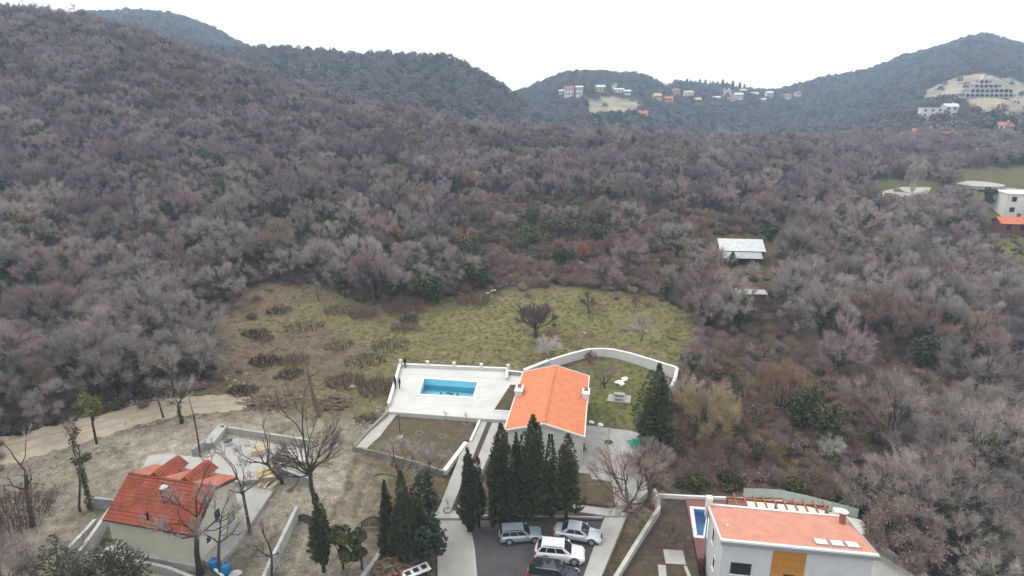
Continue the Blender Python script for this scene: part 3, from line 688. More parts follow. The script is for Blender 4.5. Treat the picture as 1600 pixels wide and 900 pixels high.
# ------------------------------------------------------------------ the grounds: paving, beds, pools, walls
M.update(
    concrete=mat('concrete', (.46,.45,.425), .9, .25, .7, bump=.25, bscale=6, streak=.25),
    deck=mat('deck_screed', (.54,.53,.51), .85, .16, .35, bump=.1, bscale=8),
    path=mat('path_concrete', (.45,.435,.405), .9, .18, .8, bump=.2, bscale=7, streak=.2),
    asphalt=mat('asphalt', (.066,.064,.067), .92, .4, .55, col2=(.10,.095,.098), bump=.5, bscale=14, streak=.3),
    bedsoil=mat('bed_soil', (.145,.125,.065), .95, .0, 1.1, col2=(.085,.062,.042), bump=.8, bscale=7, streak=.5),
    strip=mat('strip_soil', (.12,.105,.05), .95, .0, 1.3, col2=(.075,.058,.04), bump=.8, bscale=7, streak=.5),
    darksoil=mat('dark_soil', (.12,.090,.058), .95, .0, 1.4, col2=(.065,.048,.035), bump=.8, bscale=6, streak=.5),
    render_white=mat('white_render', (.62,.615,.60), .85, .06, 1.2, bump=.1, bscale=10),
    wall_grey=mat('raw_concrete_wall', (.42,.42,.43), .9, .3, .8, bump=.3, bscale=5, streak=.25),
    old_wall=mat('old_wall', (.34,.315,.275), .95, .0, 1.2, col2=(.20,.18,.15), bump=.5, bscale=5, streak=.4),
    wall_pale=mat('pale_wall', (.58,.57,.54), .9, .3, 1.0, bump=.3, bscale=5, streak=.3),
    pool_tile=mat('pool_tile', (.27,.72,.90), .35, .1, 3),
    pool_tile2=mat('pool_tile_deep', (.20,.42,.80), .35, .1, 3),
    coping=mat('coping', (.70,.70,.69), .6),
    red_pave=mat('red_paving', (.22,.095,.085), .8, .2, 2.5, bump=.2, bscale=12),
    cream=mat('cream_paving', (.66,.64,.56), .85, .12, 1.0),
    dirt=mat('track_dirt', (.47,.40,.30), .95, .0, .9, col2=(.34,.285,.21), bump=.6, bscale=5, streak=.35),
    rut=mat('rut_dirt', (.38,.32,.24), .95, .0, 2, col2=(.30,.25,.18), bump=.5, bscale=8, streak=.3),
    stone=mat('field_stone', (.30,.275,.24), .9, .35, 1.5, bump=.5, bscale=4, objrand=.2),
    dark_metal=mat('dark_metal', (.03,.03,.032), .5, metal=.6),
    steel=mat('steel', (.45,.46,.47), .35, metal=.8),
    timber=mat('timber', (.36,.26,.13), .8, .25, 3, bump=.2, bscale=20, objrand=.2),
    log=mat('log_wood', (.23,.165,.11), .9, .4, 3, bump=.4, bscale=14, objrand=.25),
    blue_plastic=mat('blue_plastic', (.02,.17,.42), .4),
    green_net=mat('green_net', (.03,.30,.21), .8, .4, 3, bump=.5, bscale=10),
    white_plastic=mat('white_plastic', (.78,.78,.78), .5),
    black_cloth=mat('black_cloth', (.012,.012,.014), .9),
)
wm = bpy.data.materials.new('pool_water'); wm.use_nodes = True; n = wm.node_tree.nodes; l = wm.node_tree.links; b = n['Principled BSDF']
tb = n.new('ShaderNodeBsdfTransparent'); tb.inputs[0].default_value = (.80,.95,.99,1); gb = n.new('ShaderNodeBsdfGlossy'); gb.inputs['Roughness'].default_value = .04; fr = n.new('ShaderNodeFresnel'); fr.inputs[0].default_value = 1.33; mxw = n.new('ShaderNodeMixShader'); l.new(fr.outputs[0], mxw.inputs[0]); l.new(tb.outputs[0], mxw.inputs[1]); l.new(gb.outputs[0], mxw.inputs[2]); l.new(mxw.outputs[0], n['Material Output'].inputs['Surface']); n.remove(b)
nzw = n.new('ShaderNodeTexNoise'); nzw.inputs['Scale'].default_value = 3; bw = n.new('ShaderNodeBump'); bw.inputs['Strength'].default_value = .08; l.new(nzw.outputs['Fac'], bw.inputs['Height']); l.new(bw.outputs[0], gb.inputs['Normal'])
M['water'] = wm
gm_ = bpy.data.materials.new('window_glass'); gm_.use_nodes = True; b = gm_.node_tree.nodes['Principled BSDF']
b.inputs['Base Color'].default_value = (.02,.025,.03,1); b.inputs['Roughness'].default_value = .05; b.inputs['Specular IOR Level'].default_value = .6; M['glass'] = gm_
gm_ = bpy.data.materials.new('clear_glass'); gm_.use_nodes = True; n = gm_.node_tree.nodes; l = gm_.node_tree.links; b = n['Principled BSDF']
b.inputs['Base Color'].default_value = (.62,.75,.68,1); b.inputs['Roughness'].default_value = .05; b.inputs['Alpha'].default_value = .38; M['clear'] = gm_
SLAB_MAT = dict(garden_path='path', lower_bed='bedsoil', left_walk='path', strip_bed='strip', right_walk='path', landing='path', driveway='path', car_park='asphalt', side_path='path', front_path='path', patio='concrete',
    front_bed='bedsoil', tree_strip='strip', neighbour_garden='darksoil', red_patio='red_pave', cream_terrace='cream', ramp='concrete', house_apron='concrete', rear_terrace='concrete', basin_floor='concrete')
SLAB_NAME = dict(lower_bed='garden_bed', left_walk='garden_path', strip_bed='garden_bed', right_walk='garden_path', landing='path_landing', front_bed='garden_bed', tree_strip='grass_strip', neighbour_garden='garden_soil', red_patio='red_paving', side_path='concrete_path', front_path='concrete_path',
    house_apron='concrete_apron', rear_terrace='concrete_terrace', basin_floor='concrete_floor', cream_terrace='paved_terrace', ramp='concrete_ramp', patio='concrete_patio')
def inset(poly, hole): pass
def with_hole(mb, outer, hole, z, th):
    """a level slab with a four-cornered opening"""
    import mathutils.geometry as mg
    o3 = [Vector((p[0],p[1],0)) for p in outer]; h3 = [Vector((p[0],p[1],0)) for p in hole]
    tris = mg.tessellate_polygon([o3, h3]); pts = o3 + h3
    fs = []
    for a, b_, c in tris:
        if (pts[b_]-pts[a]).cross(pts[c]-pts[a]).z < 0: b_, c = c, b_
        fs.append((a, b_, c))
    mb.add([(p.x,p.y,z) for p in pts], fs)
    n = len(outer)
    a_ = sum(outer[i][0]*outer[(i+1)%n][1]-outer[(i+1)%n][0]*outer[i][1] for i in range(n)); oo = outer if a_ > 0 else outer[::-1]
    for i in range(n):
        p, q = oo[i], oo[(i+1)%n]; mb.add([(p[0],p[1],z-th),(q[0],q[1],z-th),(q[0],q[1],z),(p[0],p[1],z)], [(0,1,2,3)])
for nm, (pts, th) in SLABS.items():
    mb = MB()
    if nm == 'red_patio': with_hole(mb, pts, POOL2, .25, th)
    else:
        mb.slab(pts, .02); zlo = min(p[2] for p in pts)-th
        n_ = len(pts); a_ = sum(pts[i][0]*pts[(i+1)%n_][1]-pts[(i+1)%n_][0]*pts[i][1] for i in range(n_)); oo = pts if a_ > 0 else pts[::-1]
        for i in range(n_):
            p, q = oo[i], oo[(i+1)%n_]; mb.add([(p[0],p[1],zlo),(q[0],q[1],zlo),(q[0],q[1],q[2]-.015),(p[0],p[1],p[2]-.015)], [(0,1,2,3)])
    o = mb.build(SLAB_NAME.get(nm, nm), M[SLAB_MAT[nm]]); tag(o, kind='structure')
mb = MB(); with_hole(mb, DECK, POOL, DECK_Z, 1.6); tag(mb.build('pool_deck', M['deck']), kind='structure')
dk = bpy.data.objects['pool_deck']
for k in range(1, 5):
    a = Vector(DECK[0]).lerp(Vector(DECK[6]), k/5); b_ = Vector(DECK[1]).lerp(Vector(DECK[5]), k/5)
    for p, q in (((0, .22), (.72, 1)) if k in (2, 3) else ((0, 1),)): pass
    for p, q in ([(0,.2),(.74,1)] if k in (2,3) else [(0,1)]): MB().bar(a.lerp(b_, p)+Vector((0,0,.002)), a.lerp(b_, q)+Vector((0,0,.002)), .035, .008).build('deck_joint', M['wall_grey'], dk)
# ribbed driveway: shallow concrete ribs across the slope
dv = [P2(683,814,.06), P2(733.5,814,.06), P2(747,940,.06), P2(685.5,940,.06)]
mb = MB()
for k in range(46):
    f = k/46; a = Vector(dv[0]).lerp(Vector(dv[3]), f); b_ = Vector(dv[1]).lerp(Vector(dv[2]), f); c = a.lerp(b_, .5)+Vector((0,.14))
    for p, q in ((a, c), (c, b_)):
        p = p.lerp(q, .02); q = q.lerp(p, .02); mb.bar((p.x,p.y,.062), (q.x,q.y,.062), .09, .05)
for o in (mb.build('driveway_ribs', M['path']),): tag(o, kind='stuff'); o.parent = bpy.data.objects['driveway']

def pool(name, hole, z, depth, tile, label, water_down, group=None):
    c = np.mean(np.array([h[:2] for h in hole]), 0); e = empty(name, (c[0], c[1], z-depth), 0, label, 'pool', group)
    L = [(h[0]-c[0], h[1]-c[1]) for h in hole]
    a_ = sum(L[i][0]*L[(i+1)%4][1]-L[(i+1)%4][0]*L[i][1] for i in range(4)); L = L if a_ > 0 else L[::-1]
    mb = MB(); mb.add([(x,y,.0) for x,y in L], [(0,1,2,3)])
    for i in range(4):
        p, q = L[i], L[(i+1)%4]; mb.add([(p[0],p[1],0),(q[0],q[1],0),(q[0],q[1],depth-.01),(p[0],p[1],depth-.01)], [(3,2,1,0)])
    mb.build('basin', M[tile], e)
    for i in range(4):
        p, q = Vector(L[i]), Vector(L[(i+1)%4]); d = (q-p).normalized(); o_ = Vector((d.y,-d.x)); w_ = .34
        MB().prism([tuple(p - d*0 - o_*.03), tuple(q - o_*.03), tuple(q+o_*w_+d*w_), tuple(p+o_*w_-d*w_)], depth+.003, depth+.055).build('coping', M['coping'], e)
    if water_down is not None:
        mb = MB(); mb.add([(x*.999,y*.999,depth-water_down) for x,y in L], [(0,1,2,3)]); mb.build('water', M['water'], e)
    return e, L, c
pe, PL, pc = pool('swimming_pool', POOL, DECK_Z, 1.7, 'pool_tile', 'rectangular turquoise pool with white coping sunk in the big pale deck', .95)
for k, (u, v, w_) in enumerate([(689,613,.35),(700,613,.5),(705,614,.6),(715,615,.4)]):
    x, y, z = P(u, v, DECK_Z-1.5); mb = MB(); mb.prism([(-w_/2,-.12),(w_*.4,-.18),(w_/2,.1),(-w_*.2,.16)], 0, .12)
    tag(mb.build('debris_lump', M['darksoil'], loc=(x,y,DECK_Z-1.68), bevel=.03), ['small dark lump on the pool floor, leftmost','small dark lump on the pool floor, second from the left','small dark lump on the pool floor, third from the left','small dark lump on the pool floor, nearest the short right wall'][k], 'debris', 'dark lumps on the pool floor')
p2e, _, _ = pool('swimming_pool', POOL2, .25, 1.5, 'pool_tile2', 'narrow blue pool with white coping in red paving beside the white house', .35)

def wall_run(name, top, h, th, material, label, cat='wall', group=None, cap=None, z0=None):
    """a wall along 3-D points of its top centre line; returns its thing"""
    c = top[0]; e = empty(name, (c[0], c[1], (z0 if z0 is not None else c[2]-h)), 0, label, cat, group)
    Q = [Vector((p[0]-c[0], p[1]-c[1], p[2]-e.location.z)) for p in top]; k = len(Q); Ls = []; Rs = []
    for i in range(k):
        d = (Q[min(i+1,k-1)]-Q[max(i-1,0)]); d.z = 0; d.normalize(); s = Vector((-d.y, d.x, 0))*th/2; Ls.append(Q[i]+s); Rs.append(Q[i]-s)
    mb = MB()
    for i in range(k-1):
        a, b_, c_, d = Ls[i], Ls[i+1], Rs[i+1], Rs[i]
        zb = lambda p, q: (p.x, p.y, q.z-h)
        mb.add([tuple(d), tuple(c_), tuple(b_), tuple(a), zb(d,Q[i]), zb(c_,Q[i+1]), zb(b_,Q[i+1]), zb(a,Q[i])],
               [(0,1,2,3),(4,5,1,0),(6,7,3,2)] + ([(7,4,0,3)] if i == 0 else []) + ([(5,6,2,1)] if i == k-2 else []))
    mb.build('wall_body', M[material], e)
    if cap:
        mb = MB()
        for i in range(k-1):
            w_ = 1+.12/th
            g = lambda p, q: q + (p-q)*w_
            a, b_, c_, d = [v + Vector((0,0,.06)) for v in (g(Ls[i],Q[i]), g(Ls[i+1],Q[i+1]), g(Rs[i+1],Q[i+1]), g(Rs[i],Q[i]))]
            mb.slab([tuple(d),tuple(c_),tuple(b_),tuple(a)], .058)
        mb.build('coping', M[cap], e)
    return e
# parapet round the pool deck with its five gate posts
PT = DECK_Z+.42
wall_run('parapet_wall', [P(607,630,PT), P(625,568.5,PT)], .95, .26, 'render_white', 'low white parapet along the people side of the pool deck', cap='coping')
wall_run('parapet_wall', [P(625.5,568.5,PT), P(792.5,575.5,PT)], .95, .26, 'render_white', 'low white parapet along the meadow edge of the pool deck', cap='coping')
wall_run('parapet_wall', [P(792.5,576,PT), P(791.5,590,PT)], .9, .26, 'render_white', 'short white return of the parapet at the villa end of the pool deck', cap='coping')
wall_run('garden_wall', [P(795,579.5,PT+.15), P(820,582,PT+.15)], 1.1, .24, 'wall_grey', 'short grey wall between the pool deck and the villa', cap='coping')
for k, u in enumerate([626,668,709.5,752,794]):
    v = 568 + (u-626)/168*8.0; x, y, z = P(u, v, PT); e = empty('gate_post', (x, y-.02, DECK_Z-.05), -.05, ['stubby white post of the pool parapet, at the corner beside a person','stubby white post of the pool parapet, second from the corner by the people','stubby white post of the pool parapet, middle of the five','stubby white post of the pool parapet, second from the villa','stubby white post of the pool parapet, nearest the villa'][k], 'post', 'posts along the pool parapet')
    MB().box(-.2,.2,-.2,.2,0,1.02).build('shaft', M['cream'], e, bevel=.015); MB().lathe([(.30,1.025),(.30,1.1),(.05,1.2)], 4).build('cap', M['coping'], e)
# stepped flank wall going down from the deck on the left
wall_run('retaining_wall', [P(606,634,DECK_Z+.1), P(603,645,DECK_Z+.1), P(575,672,1.35), P(553,696,1.05)], 1.3, .35, 'old_wall', 'weathered retaining wall stepping down from the pool deck corner')
wall_run('kerb_wall', [P(553,697,1.0), P(612,711,1.05), P(652,722,1.05), P(692,735,1.05)], 1.0, .25, 'old_wall', 'low kerb wall along the lower edge of the brown garden bed')
wall_run('kerb_wall', [P(750,655,1.6), P(735,688,1.3)], .6, .3, 'render_white', 'white kerb between the brown garden bed and the walk')
wall_run('kerb_wall', [P(728,690,1.25), P(694,735,1.1)], .6, .5, 'render_white', 'broad white kerb slab beside the lower end of the brown bed')
wall_run('kerb_wall', [P(737,806,.32), P(800,804,.32), P(942,808,.32)], .5, .16, 'path', 'thin pale kerb between the grass strip and the car park')
wall_run('kerb_wall', [P(770,640.5,DECK_Z+.09), P(797,642,DECK_Z+.09)], .3, .2, 'coping', 'white kerb at the near side of the small bed by the villa')
# bed beside the villa, in the deck
tag(MB().slab([tuple(Vector(p)) for p in PZ([(797.5,601),(812,601),(800,642),(772,640)], DECK_Z+.012)], .01).build('garden_bed', M['strip']), kind='structure')
# curved white wall round the villa's lawn
CW = [P(859,562.5,2.5), P(890,553,2.55), P(920,545.5,2.55), P(940,544.8,2.55), P(958,546,2.55), P(985,552,2.55), P(1015,561,2.5), P(1058,574.5,2.45)]
wall_run('garden_wall', CW, 1.8, .32, 'render_white', 'long curved white wall bounding the lawn behind the villa', cap='coping')
wall_run('garden_wall', [P(1058,575,2.4), P(1055,590,2.4), P(1049,604,2.35)], 2.6, .3, 'render_white', 'tall white end wall of the lawn beside the dark conifer', cap='coping')
wall_run('garden_wall', [P(819,578,2.3), P(857,563,2.6)], 1.8, .45, 'wall_pale', 'grey-topped wall piece running from the villa to the curved wall', cap='coping')
# neighbour's boundary walls
wall_run('boundary_wall', [P(1022,764,1.3), P(1027,772,.95), P(1030,792,.9), P(998,842,.8), P(962,900,.7), P(935,950,.6)], 3.2, .36, 'wall_pale', 'long pale boundary wall running toward the viewer beside the neighbour garden')
wall_run('garden_wall', [P(1029,771.5,.55), P(1070,774,.55), P(1163,778,.55)], 3.5, .22, 'coping', 'thin white wall behind the red paving')
wall_run('boundary_wall', [P(1352,833,.5), P(1395,864,.3), P(1440,897,.0), P(1490,945,-.4)], 3.0, .3, 'wall_pale', 'sloping pale wall behind the white house toward the wooded bank')
wall_run('kerb_wall', [P(1366,862,.25), P(1420,893,-.1), P(1470,940,-.5)], 2, .25, 'path', 'lower pale kerb alongside the ramp behind the white house')
# glass balustrade
ge = empty('glass_balustrade', P(1161,776,.3), 0, 'greenish glass balustrade along the edge of the cream terrace', 'balustrade'); GX = ge.location
for a, b_ in zip([(1161,777),(1189,777.5),(1217,779),(1258,788),(1300,799)], [(1189,777.5),(1217,779),(1258,788),(1300,799),(1340,810)]):
    p = Vector(P(*a,.27))-GX; q = Vector(P(*b_,.27))-GX; d = (q-p).normalized()*.03; MB().bar(p+d+Vector((0,0,.55)), q-d+Vector((0,0,.55)), .025, 1.05).build('glass_panel', M['clear'], ge); MB().bar(p, p+Vector((0,0,1.12)), .05).build('post', M['steel'], ge)
# left property walls
wall_run('pool_shell_wall', [P(325,692,1.25), P(347,665,1.35), P(349,664.5,1.35)], 1.6, 1.25, 'concrete', 'wide pale concrete rim on the left of the unfinished basin')
wall_run('pool_shell_wall', [P(356,667,1.35), P(420,677,1.35), P(489,688,1.35)], 1.7, .3, 'concrete', 'long raw concrete back wall of the unfinished basin')
wall_run('retaining_wall', [P(428,727,1.35), P(455,737,1.3), P(487,748,1.2)], 2.2, .28, 'wall_grey', 'grey concrete retaining wall below the unfinished basin')
wall_run('retaining_wall', [P(300,702,1.45), P(320,687,1.45)], 1.8, .28, 'wall_grey', 'grey concrete wall piece behind the red-tiled house, by a thin tree')
wall_run('yard_wall', [P(464,790,1.25), P(442,836,1.2), P(420,880,1.15), P(405,915,1.1)], 1.7, .32, 'wall_pale', 'freestanding pale wall running toward the viewer below the big bare tree')
wall_run('yard_wall', [P(602,848,.7), P(585,875,.65), P(562,905,.6)], 1.3, .38, 'wall_grey', 'short grey wall beside the cypress clump and the log pile')
wall_run('yard_wall', [P(105,858,.9), P(148,811,.9)], 1.4, .3, 'wall_pale', 'outer low concrete wall left of the red-tiled house')
wall_run('yard_wall', [P(124,861,.9), P(173,792,1.1)], 1.5, .35, 'wall_pale', 'inner low concrete wall left of the red-tiled house')
wall_run('yard_wall', [P(146,777,1.2), P(180,781,1.2)], 1.6, .3, 'wall_grey', 'grey concrete wall piece behind the left corner of the red-tiled house')
wall_run('kerb_wall', [P(120,862,.3), P(163,868,.3), P(217,876,.3), P(262,886,.3), P(305,903,.3)], .7, .3, 'wall_pale', 'curving pale kerb in front of the red-tiled house')
# arched dark gates between the yard walls
for (u0, v0, u1, v1, lab) in ((468,806,496,818,'dark arched metal gate beside the freestanding pale wall'), (566,816,602,814,'dark arched metal gate beside the cypress clump')):
    a = Vector(P(u0,v0+10,.1)); b_ = Vector(P(u1,v1+10,.1)); e = empty('arched_gate', a, 0, lab, 'gate'); d = b_-a; pts = [d*(k/8) + Vector((0,0,.75+.5*math.sin(math.pi*k/8))) for k in range(9)]
    MB().tube(pts, [.07]*9, 6).build('arched_rail', M['dark_metal'], e); MB().bar((0,0,.12), d+Vector((0,0,.12)), .08).build('lower_rail', M['wall_pale'], e)
    MB().bar((0,0,-.3), (0,0,.8), .1).build('post', M['dark_metal'], e); MB().bar(d+Vector((0,0,-.3)), d+Vector((0,0,.8)), .1).build('post', M['dark_metal'], e)
    for k in range(1, 16):
        f = k/16; MB().bar(d*f+Vector((0,0,.12)), d*f+Vector((0,0,.75+.5*math.sin(math.pi*f))), .06).build('bar', M['dark_metal'], e)
# paler slab and stepping path in the neighbour's garden
tag(MB().slab(PZ([(1036,858),(1067,860),(1072,882),(1040,880)], .125), .02).build('concrete_pad', M['path']), kind='structure')
tag(MB().slab(PZ([(1028,882),(1040,883),(1042,905),(1030,905)], .122), .02).build('stepping_path', M['path']), kind='structure')
tag(MB().slab(PZ([(1068,884),(1073,884),(1082,905),(1076,905)], .122), .02).build('stepping_path', M['path']), kind='structure')
# pale dirt track, draped over the ground
TR = [(-70,730,24),(0,707,22),(60,691,20),(110,678,18),(170,662,16),(220,647,15),(270,637,14),(320,632,14),(365,629,13),(392,628,8)]
tw_ = []
for k in range(len(TR)-1):
    for j in range(6):
        f = j/6; tw_.append(tuple(TR[k][i]*(1-f)+TR[k+1][i]*f for i in range(3)))
tw_.append(TR[-1]); mb = MB(); NA = 7
for i, (u, v, hw) in enumerate(tw_):
    for j in range(NA):
        f = (j/(NA-1)*2-1) + (.12*math.sin(i*1.7+j*2) if j in (0, NA-1) else 0); x, y, z = G(u + f*hw*.25, v + f*hw); mb.v.append((x, y, T(x,y)+.05-.04*f*f*f*f))
for i in range(len(tw_)-1):
    for j in range(NA-1): mb.f.append((i*NA+j, i*NA+j+1, (i+1)*NA+j+1, (i+1)*NA+j)); mb.m.append(0)
trk_ = tag(mb.build('dirt_track', M['dirt'], smooth=True), kind='structure')
for side in (-.34, .3):
    mb = MB()
    for i, (u, v, hw) in enumerate(tw_):
        for e_ in (-.07, .07): x, y, z = G(u + (side+e_)*hw*.25, v + (side+e_+.03*math.sin(i*.9))*hw); mb.v.append((x, y, T(x,y)+.056))
    for i in range(len(tw_)-1): mb.f.append((i*2, i*2+1, i*2+3, i*2+2)); mb.m.append(0)
    mb.build('wheel_rut', M['rut'], trk_, smooth=True)
# two wheel ruts in the yard
for (a, b_) in (((612,722),(505,905)), ((572,720),(548,800))):
    pass
# ------------------------------------------------------------------ houses
def tile_mat(name, col, col2, sx, sy, strength=.5, dirt=.25):
    """roof tiles: barrel rows across and courses down the slope, from the object's own x/y"""
    m = bpy.data.materials.new(name); m.use_nodes = True; n = m.node_tree.nodes; l = m.node_tree.links; b = n['Principled BSDF']; b.inputs['Roughness'].default_value = .8; b.inputs['Specular IOR Level'].default_value = .25
    t = n.new('ShaderNodeTexCoord'); br = n.new('ShaderNodeTexBrick'); br.inputs['Scale'].default_value = 1; br.inputs['Brick Width'].default_value = sx; br.inputs['Row Height'].default_value = sy; br.inputs['Mortar Size'].default_value = .012; br.offset = .0
    br.inputs['Color1'].default_value = (*col,1); br.inputs['Color2'].default_value = (*col2,1); br.inputs['Mortar'].default_value = (*[c*.6 for c in col2],1); br.inputs['Bias'].default_value = -.2
    l.new(t.outputs['Object'], br.inputs['Vector'])
    nz = n.new('ShaderNodeTexNoise'); nz.inputs['Scale'].default_value = .9; nz.inputs['Detail'].default_value = 5; l.new(t.outputs['Object'], nz.inputs['Vector'])
    mr = n.new('ShaderNodeMapRange'); mr.inputs['From Min'].default_value = .3; mr.inputs['From Max'].default_value = .7; mr.inputs['To Min'].default_value = 1-dirt; mr.inputs['To Max'].default_value = 1.08; l.new(nz.outputs['Fac'], mr.inputs['Value'])
    mm = n.new('ShaderNodeMixRGB'); mm.blend_type = 'MULTIPLY'; mm.inputs[0].default_value = 1; l.new(br.outputs['Color'], mm.inputs[1]); l.new(mr.outputs[0], mm.inputs[2]); l.new(mm.outputs[0], b.inputs['Base Color'])
    bp = n.new('ShaderNodeBump'); bp.inputs['Strength'].default_value = strength; bp.inputs['Distance'].default_value = .03; l.new(br.outputs['Fac'], bp.inputs['Height']); bp.invert = True; l.new(bp.outputs[0], b.inputs['Normal'])
    M[name] = m; return m
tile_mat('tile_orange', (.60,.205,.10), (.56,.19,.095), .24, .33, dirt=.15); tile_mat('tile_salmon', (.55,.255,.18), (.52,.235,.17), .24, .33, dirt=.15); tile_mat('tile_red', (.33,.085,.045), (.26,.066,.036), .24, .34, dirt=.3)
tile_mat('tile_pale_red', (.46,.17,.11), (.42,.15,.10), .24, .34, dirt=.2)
M.update(fascia=mat('fascia', (.64,.635,.62), .6), cream_wall=mat('cream_wall', (.66,.65,.53), .85, .1, .8, bump=.1, bscale=9), pale_wall2=mat('villa_wall', (.63,.645,.60), .85, .1, .8, bump=.1, bscale=9), grey_render=mat('grey_render', (.52,.535,.545), .85, .1, 1.0, bump=.12, bscale=9),
    brick=mat('chimney_brick', (.28,.10,.07), .85, .3, 6), wood_panel=mat('wood_panel', (.50,.23,.045), .55, .25, 4, bump=.15, bscale=25, objrand=.12), pergola=mat('pergola_wood', (.30,.115,.06), .7, .25, 4), frame_dark=mat('frame_dark', (.045,.047,.05), .5), frame_white=mat('frame_white', (.75,.75,.74), .5), zinc=mat('zinc', (.38,.40,.42), .45, metal=.5))
def window(par, x, y, z, w_, h, face, frame='frame_white', bars=1, sill=True, name='window'):
    """face 0:-y 1:+x 2:+y 3:-x; centre x,y on the wall plane"""
    rz = [0, math.pi/2, math.pi, -math.pi/2][face]
    e = MB().box(-w_/2-.05,w_/2+.05,-.035,.1,-h/2-.05,h/2+.05).build('window', M[frame], par, loc=(x,y,z), rz=rz)
    k = bars+1
    for i in range(k):
        a = -w_/2 + w_*i/k+.02; MB().box(a, a+w_/k-.04, -.05, -.02, -h/2, h/2).build('pane', M['glass'], e)
    if sill: MB().box(-w_/2-.12, w_/2+.12, -.14, -.036, -h/2-.11, -h/2-.05).build('sill', M['coping'], e)
    return e
def gable_house(name, loc, rz, W_, L_, ze, zr, base, wall_m, roof_m, label, over=.35, trim='fascia'):
    """ridge along local y; W_ and L_ are over the eaves; loc z is the floor"""
    e = empty(name, loc, rz, label, 'house'); w2, l2 = W_/2-over, L_/2-over; f = (zr-ze)/(W_/2); zw = ze + over*f - .1
    mb = MB(); zr2 = zr-.1
    mb.add([(-w2,-l2,base),(w2,-l2,base),(w2,l2,base),(-w2,l2,base),(-w2,-l2,zw),(w2,-l2,zw),(w2,l2,zw),(-w2,l2,zw),(0,-l2,zr2),(0,l2,zr2)],
           [(0,1,5,8,4),(2,3,7,9,6),(1,2,6,5),(3,0,4,7),(3,2,1,0)]); mb.build('wall', M[wall_m], e)
    for s in (-1, 1):
        # each slope carries its tiles in its own axes: x along the ridge, y down the slope
        o = MB(); Ls = math.hypot(W_/2, zr-ze); o.box(-L_/2, L_/2, 0, Ls, -.09, 0); o = o.build('roof_slope', M[roof_m], e)
        d = Vector((s*W_/2, 0, ze-zr)).normalized(); xa = Vector((0, -s, 0)); za = xa.cross(d)
        if za.z < 0: xa = -xa; za = -za
        mw = Matrix((xa, d, za)).transposed().to_4x4(); mw.translation = Vector((0,0,zr)); o.matrix_local = mw
        MB().bar((s*(W_/2+.03), -L_/2, ze-.06), (s*(W_/2+.03), L_/2, ze-.06), .12, .14).build('gutter', M[trim], e)
        for yy in (-1, 1): MB().bar((0, yy*(L_/2+.025), zr-.03), (s*(W_/2+.08), yy*(L_/2+.025), ze-.05), .06, .24, up=(0,yy,0)).build('bargeboard', M[trim], e) if False else MB().slab([(0,yy*(L_/2),zr+.03),(s*(W_/2+.1),yy*(L_/2),ze+.03),(s*(W_/2+.1),yy*(L_/2+.13),ze+.03),(0,yy*(L_/2+.13),zr+.03)], .2).build('bargeboard', M[trim], e)
    mb = MB()
    for k in range(int(L_/.4)):
        y = -L_/2 + k*.4; mb.tube([(0,y,zr-.01),(0,y+.42,zr+.012)], [.11,.13], 8, cap=False)
    o = mb.build('ridge_tiles', M[roof_m], e); tag(o, kind='stuff')
    return e
# villa
V = gable_house('villa', (4.72,68.0,.5), -.153, 8.9, 15.5, 4.1, 5.35, -.6, 'pale_wall2', 'tile_orange', 'long single-storey villa with a bright orange tiled gable roof beside the pool deck')
for x in (-.55, .72): window(V, x, -7.42, 3.35, .62, 1.15, 0, 'frame_white', 1)
window(V, -2.6, -7.42, 1.5, 1.1, 1.2, 0); window(V, 2.6, -7.42, 1.5, 1.1, 1.2, 0)
for y in (-5,-1.5,2.5,5.5): window(V, 4.1, y, 1.9, 1.0, 1.2, 1); window(V, -4.1, y, 1.9, 1.0, 1.2, 3)
MB().tube([(4.3,-7.5,-.5),(4.3,-7.5,4.05)], [.06,.06], 8).build('downpipe', M['fascia'], V)
for (x, y, w_, l_, lab) in ((-4.05, 1.2, .85, 1.7, None), (4.25, 1.6, .8, 1.5, None)):
    c = MB().box(x-w_/2, x+w_/2, y-l_/2, y+l_/2, 3.6, 4.85).build('chimney', M['fascia'], V, bevel=.02); MB().box(x-w_/2-.08, x+w_/2+.08, y-l_/2-.08, y+l_/2+.08, 4.853, 4.95).build('chimney_cap', M['coping'], c)
    MB().box(x-.22, x+.22, y+.05, y+.6, 4.953, 5.2).build('flue', M['brick'], c)
